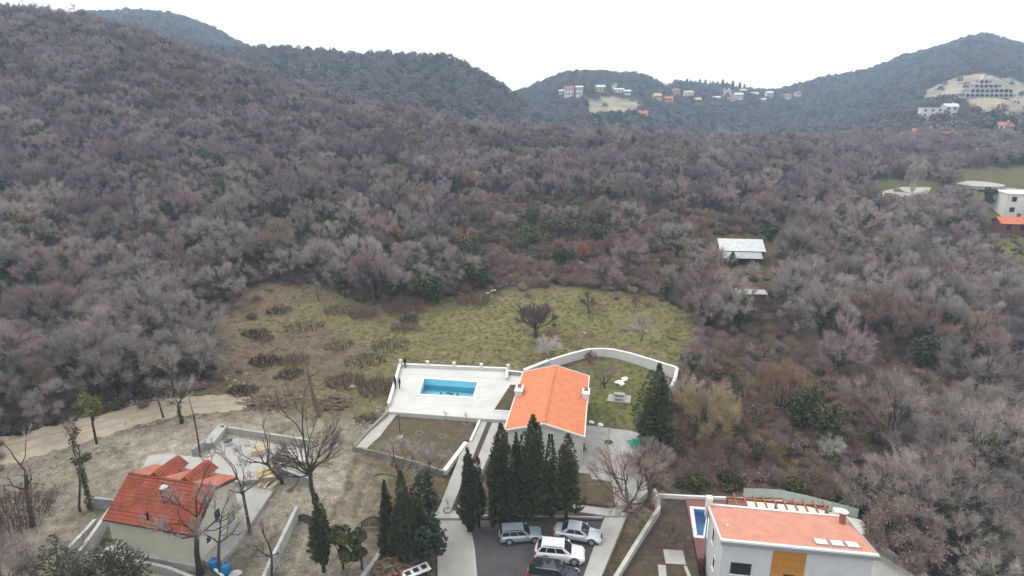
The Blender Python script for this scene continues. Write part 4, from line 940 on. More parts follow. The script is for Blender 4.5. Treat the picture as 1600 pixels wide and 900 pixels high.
# red-tiled house on the left, with two gabled dormers on the far slope
LH = empty('red_roofed_house', (-31.8,49.5,0), -.225, 'cream house with a red tiled roof and two dormers, front left', 'house')
W_, L_, LF, ze, zr, zfe = 9.4, 6.95, 2.9, 3.5, 6.0, 5.15; w2, l2 = W_/2-.12, L_/2-.35
mb = MB(); zw = ze+.35*(zr-ze)/(L_/2)-.12
lf = LF-.25; zw2 = zfe-.05; mb.add([(-w2,-l2,-1.2),(w2,-l2,-1.2),(w2,lf,-1.2),(-w2,lf,-1.2),(-w2,-l2,zw),(w2,-l2,zw),(w2,lf,zw2),(-w2,lf,zw2),(-w2,0,zr-.12),(w2,0,zr-.12)],[(0,1,5,4),(2,3,7,6),(1,2,6,9,5),(3,0,4,8,7),(3,2,1,0)]); mb.build('wall', M['cream_wall'], LH)
def tiled_slope(par, p_ridge_l, p_ridge_r, p_eave_l, p_eave_r, m_, rows, colw=.24, name='roof_slope'):
    """courses of lapped, rolled tiles between a ridge and an eave"""
    A, B, C_, D = map(Vector, (p_ridge_l, p_ridge_r, p_eave_l, p_eave_r)); nn = (B-A).cross(C_-A).normalized()
    if nn.z < 0: nn = -nn
    base = MB().slab([tuple(A),tuple(B),tuple(D),tuple(C_)], .14).build(name, M[m_], par)
    mb = MB(); nc = max(2, int((D-C_).length/colw))
    for r_ in range(rows):
        f0, f1 = r_/rows, min(1.02, (r_+1.06)/rows); prev = None
        for c in range(nc*2+1):
            g = c/(nc*2); up = .045 if c % 2 else .0
            a = A.lerp(B, g).lerp(C_.lerp(D, g), f0) + nn*(.02+up); b_ = A.lerp(B, g).lerp(C_.lerp(D, g), f1) + nn*(.065+up); lo = b_ - nn*.06
            k = len(mb.v); mb.v += [tuple(a), tuple(b_), tuple(lo)]
            if prev is not None: mb.f += [(prev, prev+1, k+1, k), (prev+1, prev+2, k+2, k+1)]; mb.m += [0, 0]
            prev = k
    o = mb.build('roof_tiles', M[m_], base); tag(o, kind='stuff'); return base
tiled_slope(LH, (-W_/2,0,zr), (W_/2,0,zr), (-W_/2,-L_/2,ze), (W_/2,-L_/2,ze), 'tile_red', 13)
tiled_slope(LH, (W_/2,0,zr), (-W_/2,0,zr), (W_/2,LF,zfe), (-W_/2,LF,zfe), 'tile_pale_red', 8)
mb = MB()
for k in range(23): mb.tube([(-W_/2+k*.4,0,zr+.02),(-W_/2+k*.4+.42,0,zr+.05)], [.11,.14], 8, cap=False)
tag(mb.build('ridge_tiles', M['tile_red'], LH), kind='stuff')
for s in (-1,1):
    MB().slab([(s*W_/2,0,zr-.05),(s*(W_/2+.08),0,zr-.05),(s*(W_/2+.08),-L_/2,ze-.05),(s*W_/2,-L_/2,ze-.05)], .2).build('bargeboard', M['frame_dark'], LH)
    MB().slab([(s*W_/2,0,zr-.05),(s*(W_/2+.08),0,zr-.05),(s*(W_/2+.08),LF,zfe-.05),(s*W_/2,LF,zfe-.05)], .2).build('bargeboard', M['frame_dark'], LH)
MB().bar((-W_/2,-L_/2-.03,ze-.04),(W_/2,-L_/2-.03,ze-.04),.1,.12).build('gutter', M['frame_dark'], LH)
for dx in (-1.9, 1.45):
    d = MB(); zd = zr+.42; ww = .85
    d.add([(dx-ww,.5,5.2),(dx+ww,.5,5.2),(dx+ww,3.0,4.3),(dx-ww,3.0,4.3),(dx-ww,.5,5.7),(dx+ww,.5,5.7),(dx+ww,3.0,5.7),(dx-ww,3.0,5.7),(dx,.5,zd-.05),(dx,3.0,zd-.05)],[(0,1,5,8,4),(2,3,7,9,6),(1,2,6,5),(3,0,4,7)])
    d = d.build('dormer', M['cream_wall'], LH)
    tiled_slope(d, (dx,.1,zd), (dx,3.25,zd), (dx-ww-.2,.1,5.65), (dx-ww-.2,3.25,5.65), 'tile_red', 5, name='dormer_roof')
    tiled_slope(d, (dx,3.25,zd), (dx,.1,zd), (dx+ww+.2,3.25,5.65), (dx+ww+.2,.1,5.65), 'tile_red', 5, name='dormer_roof')
c = MB().box(.35,.85,-1.75,-1.3,4.3,6.1).build('chimney', M['brick'], LH); MB().lathe([(.3,6.103),(.38,6.2),(.38,6.42),(.2,6.55)], 8, (.6,-1.52,0)).build('chimney_cowl', M['steel'], c)
MB().tube([(-.2,-3.0,3.6),(-.2,-3.0,4.55)], [.1,.1], 8).build('vent_pipe', M['dark_metal'], LH); MB().lathe([(.18,4.56),(.18,4.66)], 8, (-.2,-3.0,0)).build('vent_cap', M['dark_metal'], LH)
window(LH, w2+.01, -.2, 3.2, .75, 1.0, 1, 'frame_white', 0); window(LH, w2+.01, -1.7, 1.6, .55, .6, 1, 'frame_white', 0); window(LH, w2+.01, 1.5, 1.6, 1.0, 1.1, 1); 
MB().box(-w2-.5,w2+.3,-l2-.55,-l2-.002,-.6,.32).build('plinth', M['wall_pale'], LH)
# white house with skylights, front right
RH = empty('white_house', (22.87,43.0,.2), -.149, 'two-storey white-grey house with salmon roof, three skylights and a wood panel', 'house')
W_, L_, zf, zb = 11.5, 6.1, 6.25, 5.0; w2, l2 = W_/2-.12, L_/2-.12
mb = MB(); mb.add([(-w2,-l2,-4),(w2,-l2,-4),(w2,l2,-4),(-w2,l2,-4),(-w2,-l2,zf-.2),(w2,-l2,zf-.2),(w2,l2,zb-.2),(-w2,l2,zb-.2)],[(0,1,5,4),(2,3,7,6),(1,2,6,5),(3,0,4,7),(3,2,1,0)]); mb.build('wall', M['grey_render'], RH)
def rz_(y): return zf + (zb-zf)*(y+L_/2)/L_
o = MB().box(-W_/2, W_/2, 0, math.hypot(L_, zf-zb), -.16, 0).build('roof', M['tile_salmon'], RH)
d = Vector((0, L_, zb-zf)).normalized(); xa = Vector((1,0,0)); mw = Matrix((xa, d, xa.cross(d))).transposed().to_4x4(); mw.translation = Vector((0,-L_/2,zf)); o.matrix_local = mw
RF = o; SL_ = math.hypot(L_, zf-zb)
MB().box(-W_/2-.1, W_/2+.1, -L_/2-.26, -L_/2-.003, zf-.3, zf+.05).build('eave_gutter', M['zinc'], RH); MB().box(-W_/2-.1, W_/2+.1, -L_/2-.14, -L_/2+.1, zf+.053, zf+.1).build('eave_trim', M['fascia'], RH)
MB().box(-W_/2-.1, W_/2+.1, L_/2+.003, L_/2+.22, zb-.35, zb+.1).build('rear_fascia', M['fascia'], RH)
for s in (-1, 1):
    MB().slab([(s*W_/2,-L_/2,zf+.05),(s*(W_/2+.12),-L_/2,zf+.05),(s*(W_/2+.12),L_/2,zb+.05),(s*W_/2,L_/2,zb+.05)], .3).build('verge', M['fascia'] if s < 0 else M['zinc'], RH)
for i, x in enumerate((2.05, 3.25, 4.4)):
    k = MB().box(x-.5, x+.5, .75, 1.65, .003, .1).build('skylight', M['zinc'], RF); MB().box(x-.4, x+.4, .82, 1.56, .103, .12).build('pane', M['white_plastic'], k)
c = MB().lathe([(.26,-.2),(.26,.95)], 10, (5.05,5.1,0)).build('chimney', M['brick'], RF); MB().lathe([(.42,.953),(.45,1.05),(.3,1.18)], 12, (5.05,5.1,0)).build('chimney_cap', M['coping'], c)
MB().lathe([(.08,0),(.1,.22)], 8, (-4.9,2.4,0)).build('vent', M['fascia'], RF)
MB().box(-W_/2-.22,-W_/2+.28, L_/2-.1, L_/2+.5, 3.8, 5.75).build('corner_pier', M['fascia'], RH); MB().box(W_/2-.8,W_/2-.05, L_/2+.25, L_/2+.95, 3.2, 5.3).build('corner_pier', M['fascia'], RH)
MB().tube([(-W_/2-.1, L_/2-.5, -3.6), (-W_/2-.1, L_/2-.5, 4.95)], [.06,.06], 8).build('downpipe', M['zinc'], RH)
# board-clad panel
pn = MB().box(-1.75, .75, -l2-.03, -l2-.002, .6, zf-.24).build('wood_panel', M['wood_panel'], RH)
for k in range(20):
    z = .62 + k*.268; MB().box(-1.74, .74, -l2-.055-.006*(k%2), -l2-.033, z, z+.255).build('board', M['wood_panel'], pn)
window(RH, -4.05, -l2-.01, 3.6, 1.5, 1.0, 0, 'frame_dark', 1); window(RH, -.35, -l2-.06, 2.9, .75, 1.2, 0, 'frame_dark', 0, False); window(RH, 3.4, -l2-.01, 2.6, 1.6, 1.2, 0, 'frame_dark', 1)
window(RH, -w2-.01, .4, 3.9, .5, 1.3, 3, 'frame_white', 0); window(RH, -w2-.01, -.8, 2.1, .5, 1.1, 3, 'frame_white', 0)
# pergola behind the white house
pg = empty('pergola', (22.87,43.0,.25), -.149, 'reddish timber pergola behind the white house roof', 'pergola'); zp = 4.55
for yy in (4.9,): MB().box(-3.9, 4.95, yy-.09, yy+.09, zp, zp+.2).build('beam', M['pergola'], pg)
MB().box(-3.9, 4.95, 3.33, 3.5, zp, zp+.2).build('beam', M['pergola'], pg)
for k in range(10):
    x = -3.2 + k*.86; MB().box(x-.06, x+.06, 3.25, 5.35, zp+.203, zp+.36).build('rafter', M['pergola'], pg)
for k in range(8):
    x = -5.2 + k*.33; MB().box(x-.05, x+.05, 3.6, 5.2, 2.83, 2.98).build('slat', M['pergola'], pg)
for x in (-3.8, .5, 4.85): MB().box(x-.08, x+.08, 4.82, 4.98, 0, zp-.002).build('post', M['pergola'], pg)

# ------------------------------------------------------------------ sheds and far houses
M.update(sheet=mat('white_sheet', (.56,.60,.60), .5, .25, 1.2), sheet2=mat('dull_sheet', (.42,.44,.45), .6, .25, 1.2), rust=mat('rusty_tin', (.20,.09,.07), .8, .4, 2), far_roof=mat('far_roof', (.52,.17,.085), .85, .2, .6, objrand=.15), far_roof2=mat('far_roof_dull', (.38,.15,.11), .85, .2, .6, objrand=.15), far_wall=mat('far_wall', (.66,.65,.61), .9, .1, .5), far_ochre=mat('far_ochre', (.55,.42,.22), .9, .1, .5), far_pink=mat('far_pink', (.58,.36,.30), .9, .1, .5), far_conc=mat('far_concrete', (.62,.61,.58), .9, .25, .3))
b0 = G(1158, 408); sh = empty('metal_shed', (b0[0], b0[1], b0[2]-.2), -.12, 'open shed with a bright white sheet-metal roof in the scrub', 'shed')
for i in range(7):
    x = -5.1 + i*1.46; MB().slab([(x,3.4,4.7),(x+1.45,3.4,4.7),(x+1.45,-.6,2.7),(x,-.6,2.7)], .04).build('roof_sheet', M['sheet'], sh)
    if i < 6: MB().slab([(x+.45,-.65,2.5),(x+1.9,-.65,2.5),(x+1.9,-2.6,1.5),(x+.45,-2.6,1.5)], .04).build('lean_to_sheet', M['sheet2'], sh)
for x in (-4.8,-1.6,1.6,4.8):
    MB().box(x-.08,x+.08,3.2,3.36,-.5,4.5).build('post', M['log'], sh); MB().box(x*.93-.08,x*.93+.08,-2.5,-2.34,-.9,1.5).build('post', M['log'], sh)
MB().box(-4.7,4.7,3.0,3.09,-.3,4.3).build('back_wall', M['log'], sh); MB().box(-4.78,-4.7,-.5,3.0,-.6,2.65).build('side_wall', M['log'], sh); MB().box(4.7,4.78,-.5,3.0,-.6,2.65).build('side_wall', M['log'], sh)
b0 = G(1172, 470); sh = empty('tin_shed', (b0[0], b0[1], b0[2]-.2), -.12, 'small lean-to shed with a grey roof and dark red front', 'shed')
for i in range(4):
    x = -2.9+i*1.45; MB().slab([(x,1.3,2.2),(x+1.43,1.3,2.2),(x+1.43,-1.1,1.95),(x,-1.1,1.95)], .05).build('roof_sheet', M['sheet2'] if i != 1 else M['wall_pale'], sh)
MB().box(-2.7,2.7,-.8,1.1,-.5,1.85).build('wall', M['rust'], sh); MB().box(-.6,.3,-.86,-.803,-.1,1.6).build('door', M['frame_dark'], sh)

def far_house(name, u, v, w_, d_, h, label, wall_m='far_wall', roof_m='far_roof', rz=-.2, rise=1.8, yy=None, floors=2, roof='gable', group=None, wins=3, sink=.6):
    x, y, z = PY(u, v, yy) if yy else G(u, v)
    if yy: z = T(x, y)
    e = empty(name, (x, y, z), rz, label, 'house', group)
    if roof == 'gable':
        mb = MB(); mb.add([(-w_/2,-d_/2,-sink*3),(w_/2,-d_/2,-sink*3),(w_/2,d_/2,-sink*3),(-w_/2,d_/2,-sink*3),(-w_/2,-d_/2,h),(w_/2,-d_/2,h),(w_/2,d_/2,h),(-w_/2,d_/2,h),(-w_/2,0,h+rise-.1),(w_/2,0,h+rise-.1)],[(0,1,5,4),(2,3,7,6),(1,2,6,9,5),(3,0,4,8,7)]); mb.build('wall', M[wall_m], e)
        o = .5; fr = o*rise/(d_/2)
        for s in (-1,1): MB().slab([(-w_/2-o,0,h+rise+.1),(w_/2+o,0,h+rise+.1),(w_/2+o,s*(d_/2+o),h+.1-fr),(-w_/2-o,s*(d_/2+o),h+.1-fr)], .15).build('roof_slope', M[roof_m], e)
        MB().box(w_*.2,w_*.2+.7,.2,.9,h,h+rise+1).build('chimney', M[wall_m], e)
    else:
        MB().box(-w_/2,w_/2,-d_/2,d_/2,-sink*3,h).build('wall', M[wall_m], e); MB().box(-w_/2-.25,w_/2+.25,-d_/2-.25,d_/2+.25,h+.003,h+.3).build('roof', M[roof_m], e)
    for f in range(floors):
        for k in range(wins):
            x_ = -w_/2 + w_*(k+.5)/wins; zc = (f+.55)*h/floors
            p = MB().box(x_-.65,x_+.65,-d_/2-.06,-d_/2-.003,zc-.75,zc+.75).build('window', M['glass'], e)
    return e
# right edge, beyond the wood
far_house('white_block', 1592, 334, 12, 8, 6.5, 'white flat-roofed building at the right edge of the photo', 'far_wall', 'far_wall', rz=-.25, roof='flat', wins=3)
far_house('cottage', 1577, 360, 7.5, 5, 2.6, 'small orange-roofed cottage below the white flat-roofed building', 'rust', 'far_roof', rz=-.15, rise=1.3, floors=1, wins=2)
far_house('cottage', 1441, 224, 13, 9, 3.5, 'house with a wide salmon roof among trees below the stony knoll', 'far_wall', 'far_roof', yy=372, floors=1, rise=2.5)
far_house('cottage', 1476, 240, 8, 6, 3, 'dull red-roofed house half hidden right of the wide salmon roof', 'far_wall', 'far_roof2', yy=350, floors=1)
far_house('cottage', 1566, 210, 8, 6, 3.5, 'small house with a red roof end below the stony knoll', 'far_wall', 'far_roof2', yy=395, floors=1)
far_house('cottage', 1597, 208, 8, 6, 3.5, 'small red-roofed house at the right edge below the knoll', 'far_wall', 'far_roof2', yy=398, floors=1)
far_house('white_villa', 1453, 180, 13, 9, 9, 'bright white blocky villa on the knoll left of the construction', 'render_white', 'far_wall', yy=440, roof='flat', floors=3, rz=-.3)
far_house('grey_villa', 1482, 176, 8, 8, 7, 'pale grey villa with a pitched roof right of the blocky white villa', 'far_conc', 'far_conc', yy=445, floors=2, wins=2)
# the terraced concrete shell on the knoll
kx, ky, kz = _KN[0][0]; kz = T(kx, ky); e = empty('concrete_shell', (kx, ky-4, kz-1), -.1, 'large unfinished concrete building in stepped floors on the stony knoll', 'building')
for f, (x0, x1, y0) in enumerate(((-17,19,-5),(-13,18,-3),(-10,11,-1),(-6,5,1))):
    MB().box(x0,x1,y0,9,f*3.2+2.8,f*3.2+3.15).build('floor_slab', M['far_conc'], e); MB().box(x0+2,x1-2,y0+3,8.5,f*3.2-.3,f*3.2+2.79).build('core_wall', M['far_conc'], e)
    k = 0; x = x0+.4
    while x < x1: MB().box(x-.25,x+.25,y0+.1,y0+.6,f*3.2-.3,f*3.2+2.79).build('column', M['far_conc'], e); x += 3.2
    MB().box(x0+1,x1-1,y0+2.8,y0+2.98,f*3.2+.8,f*3.2+2.2).build('opening', M['frame_dark'], e)
MB().box(-3,-1,2,6,12.8,16).build('stair_tower', M['far_conc'], e); MB().box(1.5,3,2,6,12.8,15.4).build('stair_tower', M['far_conc'], e)
# round pale platform by the road
x, y, z = G(1527, 290); e = empty('round_platform', (x, y, z-.5), 0, 'low round pale domed roof beyond the wood near the right edge', 'roof structure')
MB().lathe([(7.6,0),(7.6,1.0)], 28).build('drum', M['wall_pale'], e); MB().lathe([(7.9,1.003),(7.8,1.2),(6.0,1.5),(3.5,1.7),(.2,1.8)], 28).build('domed_roof', M['concrete'], e)
# paved patches beyond the wood
for nm, pl, m_ in (('road', [(1378,300),(1410,293),(1455,294),(1450,303),(1400,309),(1380,310)], 'concrete'), ('road', [(1555,293),(1625,299),(1625,306),(1550,301)], 'concrete'), ('dirt_patch', [(1545,400),(1580,408),(1572,435),(1550,440)], 'dirt'), ('forest_road', [(1508,250),(1518,232),(1530,232),(1520,252)], 'path')):
    pts = [G(u, v) for u, v in pl]; tag(MB().add([(x,y,T(x,y)+.25) for x,y,z in pts] + [(x,y,T(x,y)-.6) for x,y,z in pts], [tuple(range(len(pts)))] + [(i,(i+1)%len(pts),len(pts)+(i+1)%len(pts),len(pts)+i) for i in range(len(pts))]).build(nm, M[m_]), kind='structure')
# hillside village on the far hill
for (u, v, w_, d_, h, lab, wm_, rm_, yy) in VIL:
    far_house('hill_house', u, v, w_*.8, d_*.9, h*rnd.uniform(.75,1.0), lab, wm_, rm_, rz=rnd.uniform(-.5,.3), yy=None, floors=2 if h > 4.5 else 1, wins=3, rise=2.0 if rm_ != 'render_white' else 1.2, group='houses of the hillside village')
# ------------------------------------------------------------------ cars
def paint(name, col, rough=.28, metal=.3):
    m = mat(name, col, rough, metal=metal, spec=.5); m.node_tree.nodes['Principled BSDF'].inputs['Coat Weight'].default_value = .5; m.node_tree.nodes['Principled BSDF'].inputs['Coat Roughness'].default_value = .08; M[name] = m
paint('paint_bluegrey', (.30,.36,.40)); paint('paint_silver', (.50,.54,.60)); paint('paint_white', (.70,.70,.71), metal=0); paint('paint_black', (.012,.015,.022), metal=.2)
M.update(tyre=mat('tyre', (.018,.018,.019), .85), rim=mat('rim', (.55,.56,.57), .3, metal=.7), lamp_red=mat('lamp_red', (.35,.01,.01), .25), lamp_clear=mat('lamp_clear', (.7,.72,.75), .12), plastic_black=mat('plastic_black', (.025,.025,.027), .6), plate=mat('number_plate', (.7,.7,.68), .5))
def car(loc, rz, L, Wd, H, kind_, pm, label, sill='plastic_black', roofbars=False):
    """x is forward, origin on the ground under the middle"""
    e = empty('parked_car', loc, rz, label, 'car', 'cars in the car park'); w = Wd/2; wb = L*.58; fx = wb/2+.05; rx = -wb/2+.05; wr = .31 if kind_ != 'suv' else .36; gz = .2 if kind_ != 'suv' else .26; belt = H*.63
    if kind_ == 'sedan': hood, boot = belt-.09, belt-.04
    else: hood, boot = belt-.08, belt
    S = [(-L/2,.42,belt*.62,.80),(-L/2+.06,.3,belt*.86,.9),(-L/2+.28,gz,boot*.985,.97),(rx,gz,boot,1),(-L*.1,gz,belt,1),(L*.14,gz,belt,1),(fx-.35,gz,hood+.02,1),(fx+.1,gz,hood-.05,.985),(L/2-.25,gz+.02,hood-.16,.93),(L/2-.07,.3,hood-.27,.84),(L/2,.42,hood-.4,.72)]
    mb = MB(); R_ = []
    for (x, z0, z1, f) in S:
        ww = w*f; pts = [(-ww*.93,z0),(-ww,z0+(z1-z0)*.3),(-ww*1.0,z0+(z1-z0)*.62),(-ww*.95,z1-(z1-z0)*.1),(-ww*.84,z1),(0,z1+.025),(ww*.84,z1),(ww*.95,z1-(z1-z0)*.1),(ww,z0+(z1-z0)*.62),(ww,z0+(z1-z0)*.3),(ww*.93,z0)]
        R_.append(len(mb.v)); mb.v += [(x,y,z) for y,z in pts]
    n = 11
    for i in range(len(S)-1):
        for j in range(n-1): mb.f.append((R_[i]+j, R_[i]+j+1, R_[i+1]+j+1, R_[i+1]+j)); mb.m.append(0)
        mb.f.append((R_[i]+n-1, R_[i], R_[i+1], R_[i+1]+n-1)); mb.m.append(0)
    mb.f.append(tuple(R_[0]+j for j in range(n))); mb.f.append(tuple(R_[-1]+j for j in range(n-1,-1,-1))); mb.m += [0,0]
    mb.build('body', M[pm], e, smooth=True)
    # cabin: base and roof outlines
    if kind_ == 'sedan': xb, xt, yt, yb = -L*.35, -L*.20, L*.06, L*.23
    elif kind_ == 'estate': xb, xt, yt, yb = -L*.475, -L*.42, L*.05, L*.21
    else: xb, xt, yt, yb = -L*.465, -L*.36, L*.08, L*.24
    bw, tw = w*.93, w*.76; zb0 = belt-.02; zt = H-.03
    B = [(xb,-bw*.92,zb0),(yb,-bw*.9,zb0-.03),(yb,bw*.9,zb0-.03),(xb,bw*.92,zb0)]; Tq = [(xt,-tw,zt-.03),(yt,-tw,zt-.02),(yt,tw,zt-.02),(xt,tw,zt-.03)]
    MB().hexa(B, Tq).build('cabin', M[pm], e)
    mb = MB(); mb.add([(xt-.02,-tw*1.0,zt-.02),((xt+yt)/2,-tw,zt+.012),(yt+.02,-tw,zt-.012),(xt,0,zt+.02),((xt+yt)/2,0,H+.012),(yt+.04,0,zt+.018),(xt-.02,tw,zt-.02),((xt+yt)/2,tw,zt+.012),(yt+.02,tw,zt-.012)],[(0,1,4,3),(1,2,5,4),(3,4,7,6),(4,5,8,7)])
    mb.build('roof', M[pm] if not roofbars else M['glass'], e, smooth=True)
    def pane(q, name, off):
        c = sum((Vector(p) for p in q), Vector())/4; nn = (Vector(q[1])-Vector(q[0])).cross(Vector(q[3])-Vector(q[0])).normalized()
        if nn.dot(c-Vector(((xb+yb)/2,0,zb0))) < 0: nn = -nn
        pts = [Vector(p)+nn*off for p in q]; MB().add([tuple(p) for p in pts]+[tuple(p-nn*(off+.01)) for p in pts], [(0,1,2,3),(4,5,1,0),(5,6,2,1),(6,7,3,2),(7,4,0,3)]).build(name, M['glass'], e)
    def bil(a,b,c,d,s,t): return tuple((Vector(a)*(1-s)+Vector(b)*s)*(1-t)+(Vector(d)*(1-s)+Vector(c)*s)*t)
    def sub(a,b,c,d,s0,s1,t0,t1): return [bil(a,b,c,d,s0,t0), bil(a,b,c,d,s1,t0), bil(a,b,c,d,s1,t1), bil(a,b,c,d,s0,t1)]
    pane(sub(B[1],B[2],Tq[2],Tq[1],.05,.95,.05,.93), 'windscreen', .012); pane(sub(B[0],B[3],Tq[3],Tq[0],.07,.93,.12,.9), 'rear_window', .012)
    cuts = {'sedan': [(.16,.50),(.53,.86)], 'estate': [(.04,.30),(.335,.61),(.64,.90)], 'suv': [(.05,.26),(.285,.57),(.60,.88)]}[kind_]
    for s0, s1 in cuts:
        pane(sub(B[0],B[1],Tq[1],Tq[0],s0,s1,.14,.88), 'side_window', .012); pane(sub(B[3],B[2],Tq[2],Tq[3],s0,s1,.14,.88), 'side_window', .012)
    for x in (fx, rx):
        for s in (-1, 1):
            y = s*(w-.1); wh = MB(); wh.tube([(0,-.11,0),(0,.11,0)], [wr,wr], 18); wh = wh.build('wheel', M['tyre'], e, loc=(x,y,wr))
            MB().tube([(0,s*.1,0),(0,s*.125,0)], [wr*.68,wr*.62], 14).build('rim', M['rim'], wh)
            ar = MB(); pts = [(x+math.cos(a)*(wr+.09), s*(w*1.0), wr+math.sin(a)*(wr+.09)) for a in np.linspace(0, math.pi, 11)]
            ar.tube(pts, [.05]*11, 5); ar.build('wheel_arch', M['plastic_black'], e)
    for s in (-1, 1):
        MB().box(-L*.44, L*.44, s*w*.965-.02, s*w*.965+.02, gz-.02, gz+.13).build('sill', M[sill], e)
        MB().hexa([(L/2-.38,s*w*.52,hood-.36),(L/2-.06,s*w*.5,hood-.38),(L/2-.12,s*w*.86,hood-.36),(L/2-.45,s*w*.92,hood-.34)],[(L/2-.42,s*w*.52,hood-.145),(L/2-.12,s*w*.5,hood-.22),(L/2-.18,s*w*.86,hood-.2),(L/2-.5,s*w*.93,hood-.13)]).build('headlight', M['lamp_clear'], e)
        MB().box(-L/2-.01,-L/2+.18, s*w*.76-.12, s*w*.76+.12, belt*.7, belt*.9).build('tail_light', M['lamp_red'], e)
        MB().box(yb-.42,yb-.22, s*(w*.97+.01), s*(w*.97+.18), belt+.0, belt+.13).build('mirror', M[pm], e, bevel=.02)
        if kind_ != 'sedan': MB().bar((xt+.1,s*tw*.95,H+.03),(yt-.1,s*tw*.95,H+.03),.04).build('roof_rail', M['plastic_black'] if pm != 'paint_black' else M['steel'], e)
        for xx in (-L*.12, L*.08): MB().box(xx-.1,xx+.1,s*(w+.003)-.012,s*(w+.003)+.012,belt-.14,belt-.11).build('door_handle', M[pm], e)
    MB().box(L/2-.1,L/2+.03,-w*.7,w*.7,.32,.5).build('bumper', M['plastic_black'] if kind_ == 'estate' else M[pm], e, bevel=.03); MB().box(-L/2-.04,-L/2+.1,-w*.75,w*.75,.32,.52).build('bumper', M['plastic_black'] if kind_ == 'estate' else M[pm], e, bevel=.03)
    MB().box(L/2-.1,L/2+.012,-w*.35,w*.35,.5,.62).build('grille', M['plastic_black'], e); MB().box(-L/2-.052,-L/2-.041,-.26,.26,.58,.7).build('number_plate', M['plate'], e)
    return e
def between(a, b_, z, dy):
    """middle and heading of a car from the foot pixels of its two near wheels"""
    p, q = Vector(P2(*a,.0)), Vector(P2(*b_,.0)); d = q-p; rz = math.atan2(d.y, d.x); m = (p+q)/2 + Vector((-math.sin(rz), math.cos(rz)))*dy
    return (m.x, m.y, .045), rz
l_, r_ = between((795.7,852.5), (834.2,850), 0, .78); car(l_, r_, 4.15, 1.66, 1.42, 'estate', 'paint_bluegrey', 'blue-grey estate car with a long roof, nearest the cypresses')
l_, r_ = between((880.3,846), (922.3,852.5), 0, .8); car(l_, r_, 4.55, 1.74, 1.42, 'sedan', 'paint_silver', 'silver saloon car parked by the concrete side path')
l_, r_ = between((852,880), (895.4,884), 0, .85); car(l_, r_, 4.5, 1.86, 1.64, 'suv', 'paint_white', 'white off-road car parked between the silver and black cars', sill='paint_white')
l_, r_ = between((842,915), (886,921), 0, .85); car(l_, r_, 4.5, 1.86, 1.62, 'suv', 'paint_black', 'black off-road car at the lower edge of the photo', roofbars=True)
x, y, z = PY(1588, 291, 232); 
# ------------------------------------------------------------------ people by the pool
def person(u, v, z, h, rz, label, lean=0, skirt=False):
    x, y, _ = P(u, v, z); e = empty('person', (x, y, z), rz, label, 'person', 'people on the pool deck'); k = h/1.75
    J = [(0,0,.95),(0,0,1.18),(0,.01,1.42),(0,.02,1.52),(0,.03,1.66),  # pelvis chest neckbase neck head
         (.1,0,.9),(.11,.04,.5),(.1,-.02,.09),(.1,.12,.04), (-.1,0,.9),(-.11,.0,.5),(-.12,-.06,.09),(-.12,.08,.04),
         (.19,0,1.4),(.25,.02,1.12),(.24,.14,.88),(.24,.2,.8), (-.19,0,1.4),(-.25,.0,1.12),(-.25,.1,.88),(-.25,.15,.8)]
    E_ = [(0,1),(1,2),(2,3),(3,4),(0,5),(5,6),(6,7),(7,8),(0,9),(9,10),(10,11),(11,12),(2,13),(13,14),(14,15),(15,16),(2,17),(17,18),(18,19),(19,20)]
    rad = [.15,.15,.14,.055,.10,.1,.07,.05,.04,.1,.07,.05,.04,.075,.05,.04,.04,.075,.05,.04,.04]
    me_ = bpy.data.meshes.new('person_body'); me_.from_pydata([(a*k,b_*k,c*k) for a,b_,c in J], E_, []); o = bpy.data.objects.new('body', me_); COL.objects.link(o); o.parent = e
    sk = o.modifiers.new('skin','SKIN'); sv = me_.skin_vertices[0].data
    for i, r_ in enumerate(rad): sv[i].radius = (r_*k*(1.15 if i in (1,2) else 1), r_*k*.8)
    sv[0].use_root = True; o.modifiers.new('sub','SUBSURF').levels = 1; o.modifiers['sub'].render_levels = 1; me_.materials.append(M['black_cloth'])
    MB().lathe([(.04*k,1.56*k),(.085*k,1.6*k),(.1*k,1.68*k),(.09*k,1.75*k),(.04*k,1.79*k)], 10, (0,.03*k,0)).build('hair', M['black_cloth'], e, smooth=True)
    MB().lathe([(.03*k,1.57*k),(.075*k,1.62*k),(.08*k,1.68*k),(.03*k,1.73*k)], 8, (0,.075*k,0)).build('face', M['skin'], e, smooth=True)
    return e
M['skin'] = mat('skin', (.45,.28,.2), .6)
person(633.5, 575, DECK_Z, 1.75, 2.6, 'person in dark clothes standing at the far corner of the pool deck')
person(618, 607, DECK_Z, 1.8, 1.2, 'taller person in black clothes at the left edge of the pool deck')
person(624.5, 607, DECK_Z, 1.6, -1.9, 'slighter person in dark clothes beside the taller one')

# ------------------------------------------------------------------ small things in the gardens
# rings of stones round saplings
def sapling_mesh(seed, H=1.6):
    r = random.Random(seed); m = MB(); m.tube([(0,0,-.1),(.02,.02,H*.5),(0,.05,H*.7)], [.03,.022,.012], 5, cap=False)
    for k in range(14):
        p = Vector((0,0,H*r.uniform(.35,.7))); d = rdir(r,.9); twig_(m, p, d, r.uniform(.3,.7), .012)
        for j in range(3): twig_(m, p+d*r.uniform(.1,.4), (d+rdir(r)*.7).normalized(), r.uniform(.2,.4), .009)
    return m
RINGS = [(696,658,1.19,'stone ring round a sapling at the deck side of the brown bed'),(729,661,1.19,'stone ring in the far right corner of the brown bed'),(655,677,1.08,'stone ring in the middle of the brown bed, left one'),(692,682,1.08,'faint stone ring at the middle of the brown bed'),(643,697,.93,'stone ring at the lower left of the brown bed'),(961,658,.95,'stone ring on the villa lawn'),(700,797.5,.3,'stone ring at the foot of the planted strip')]
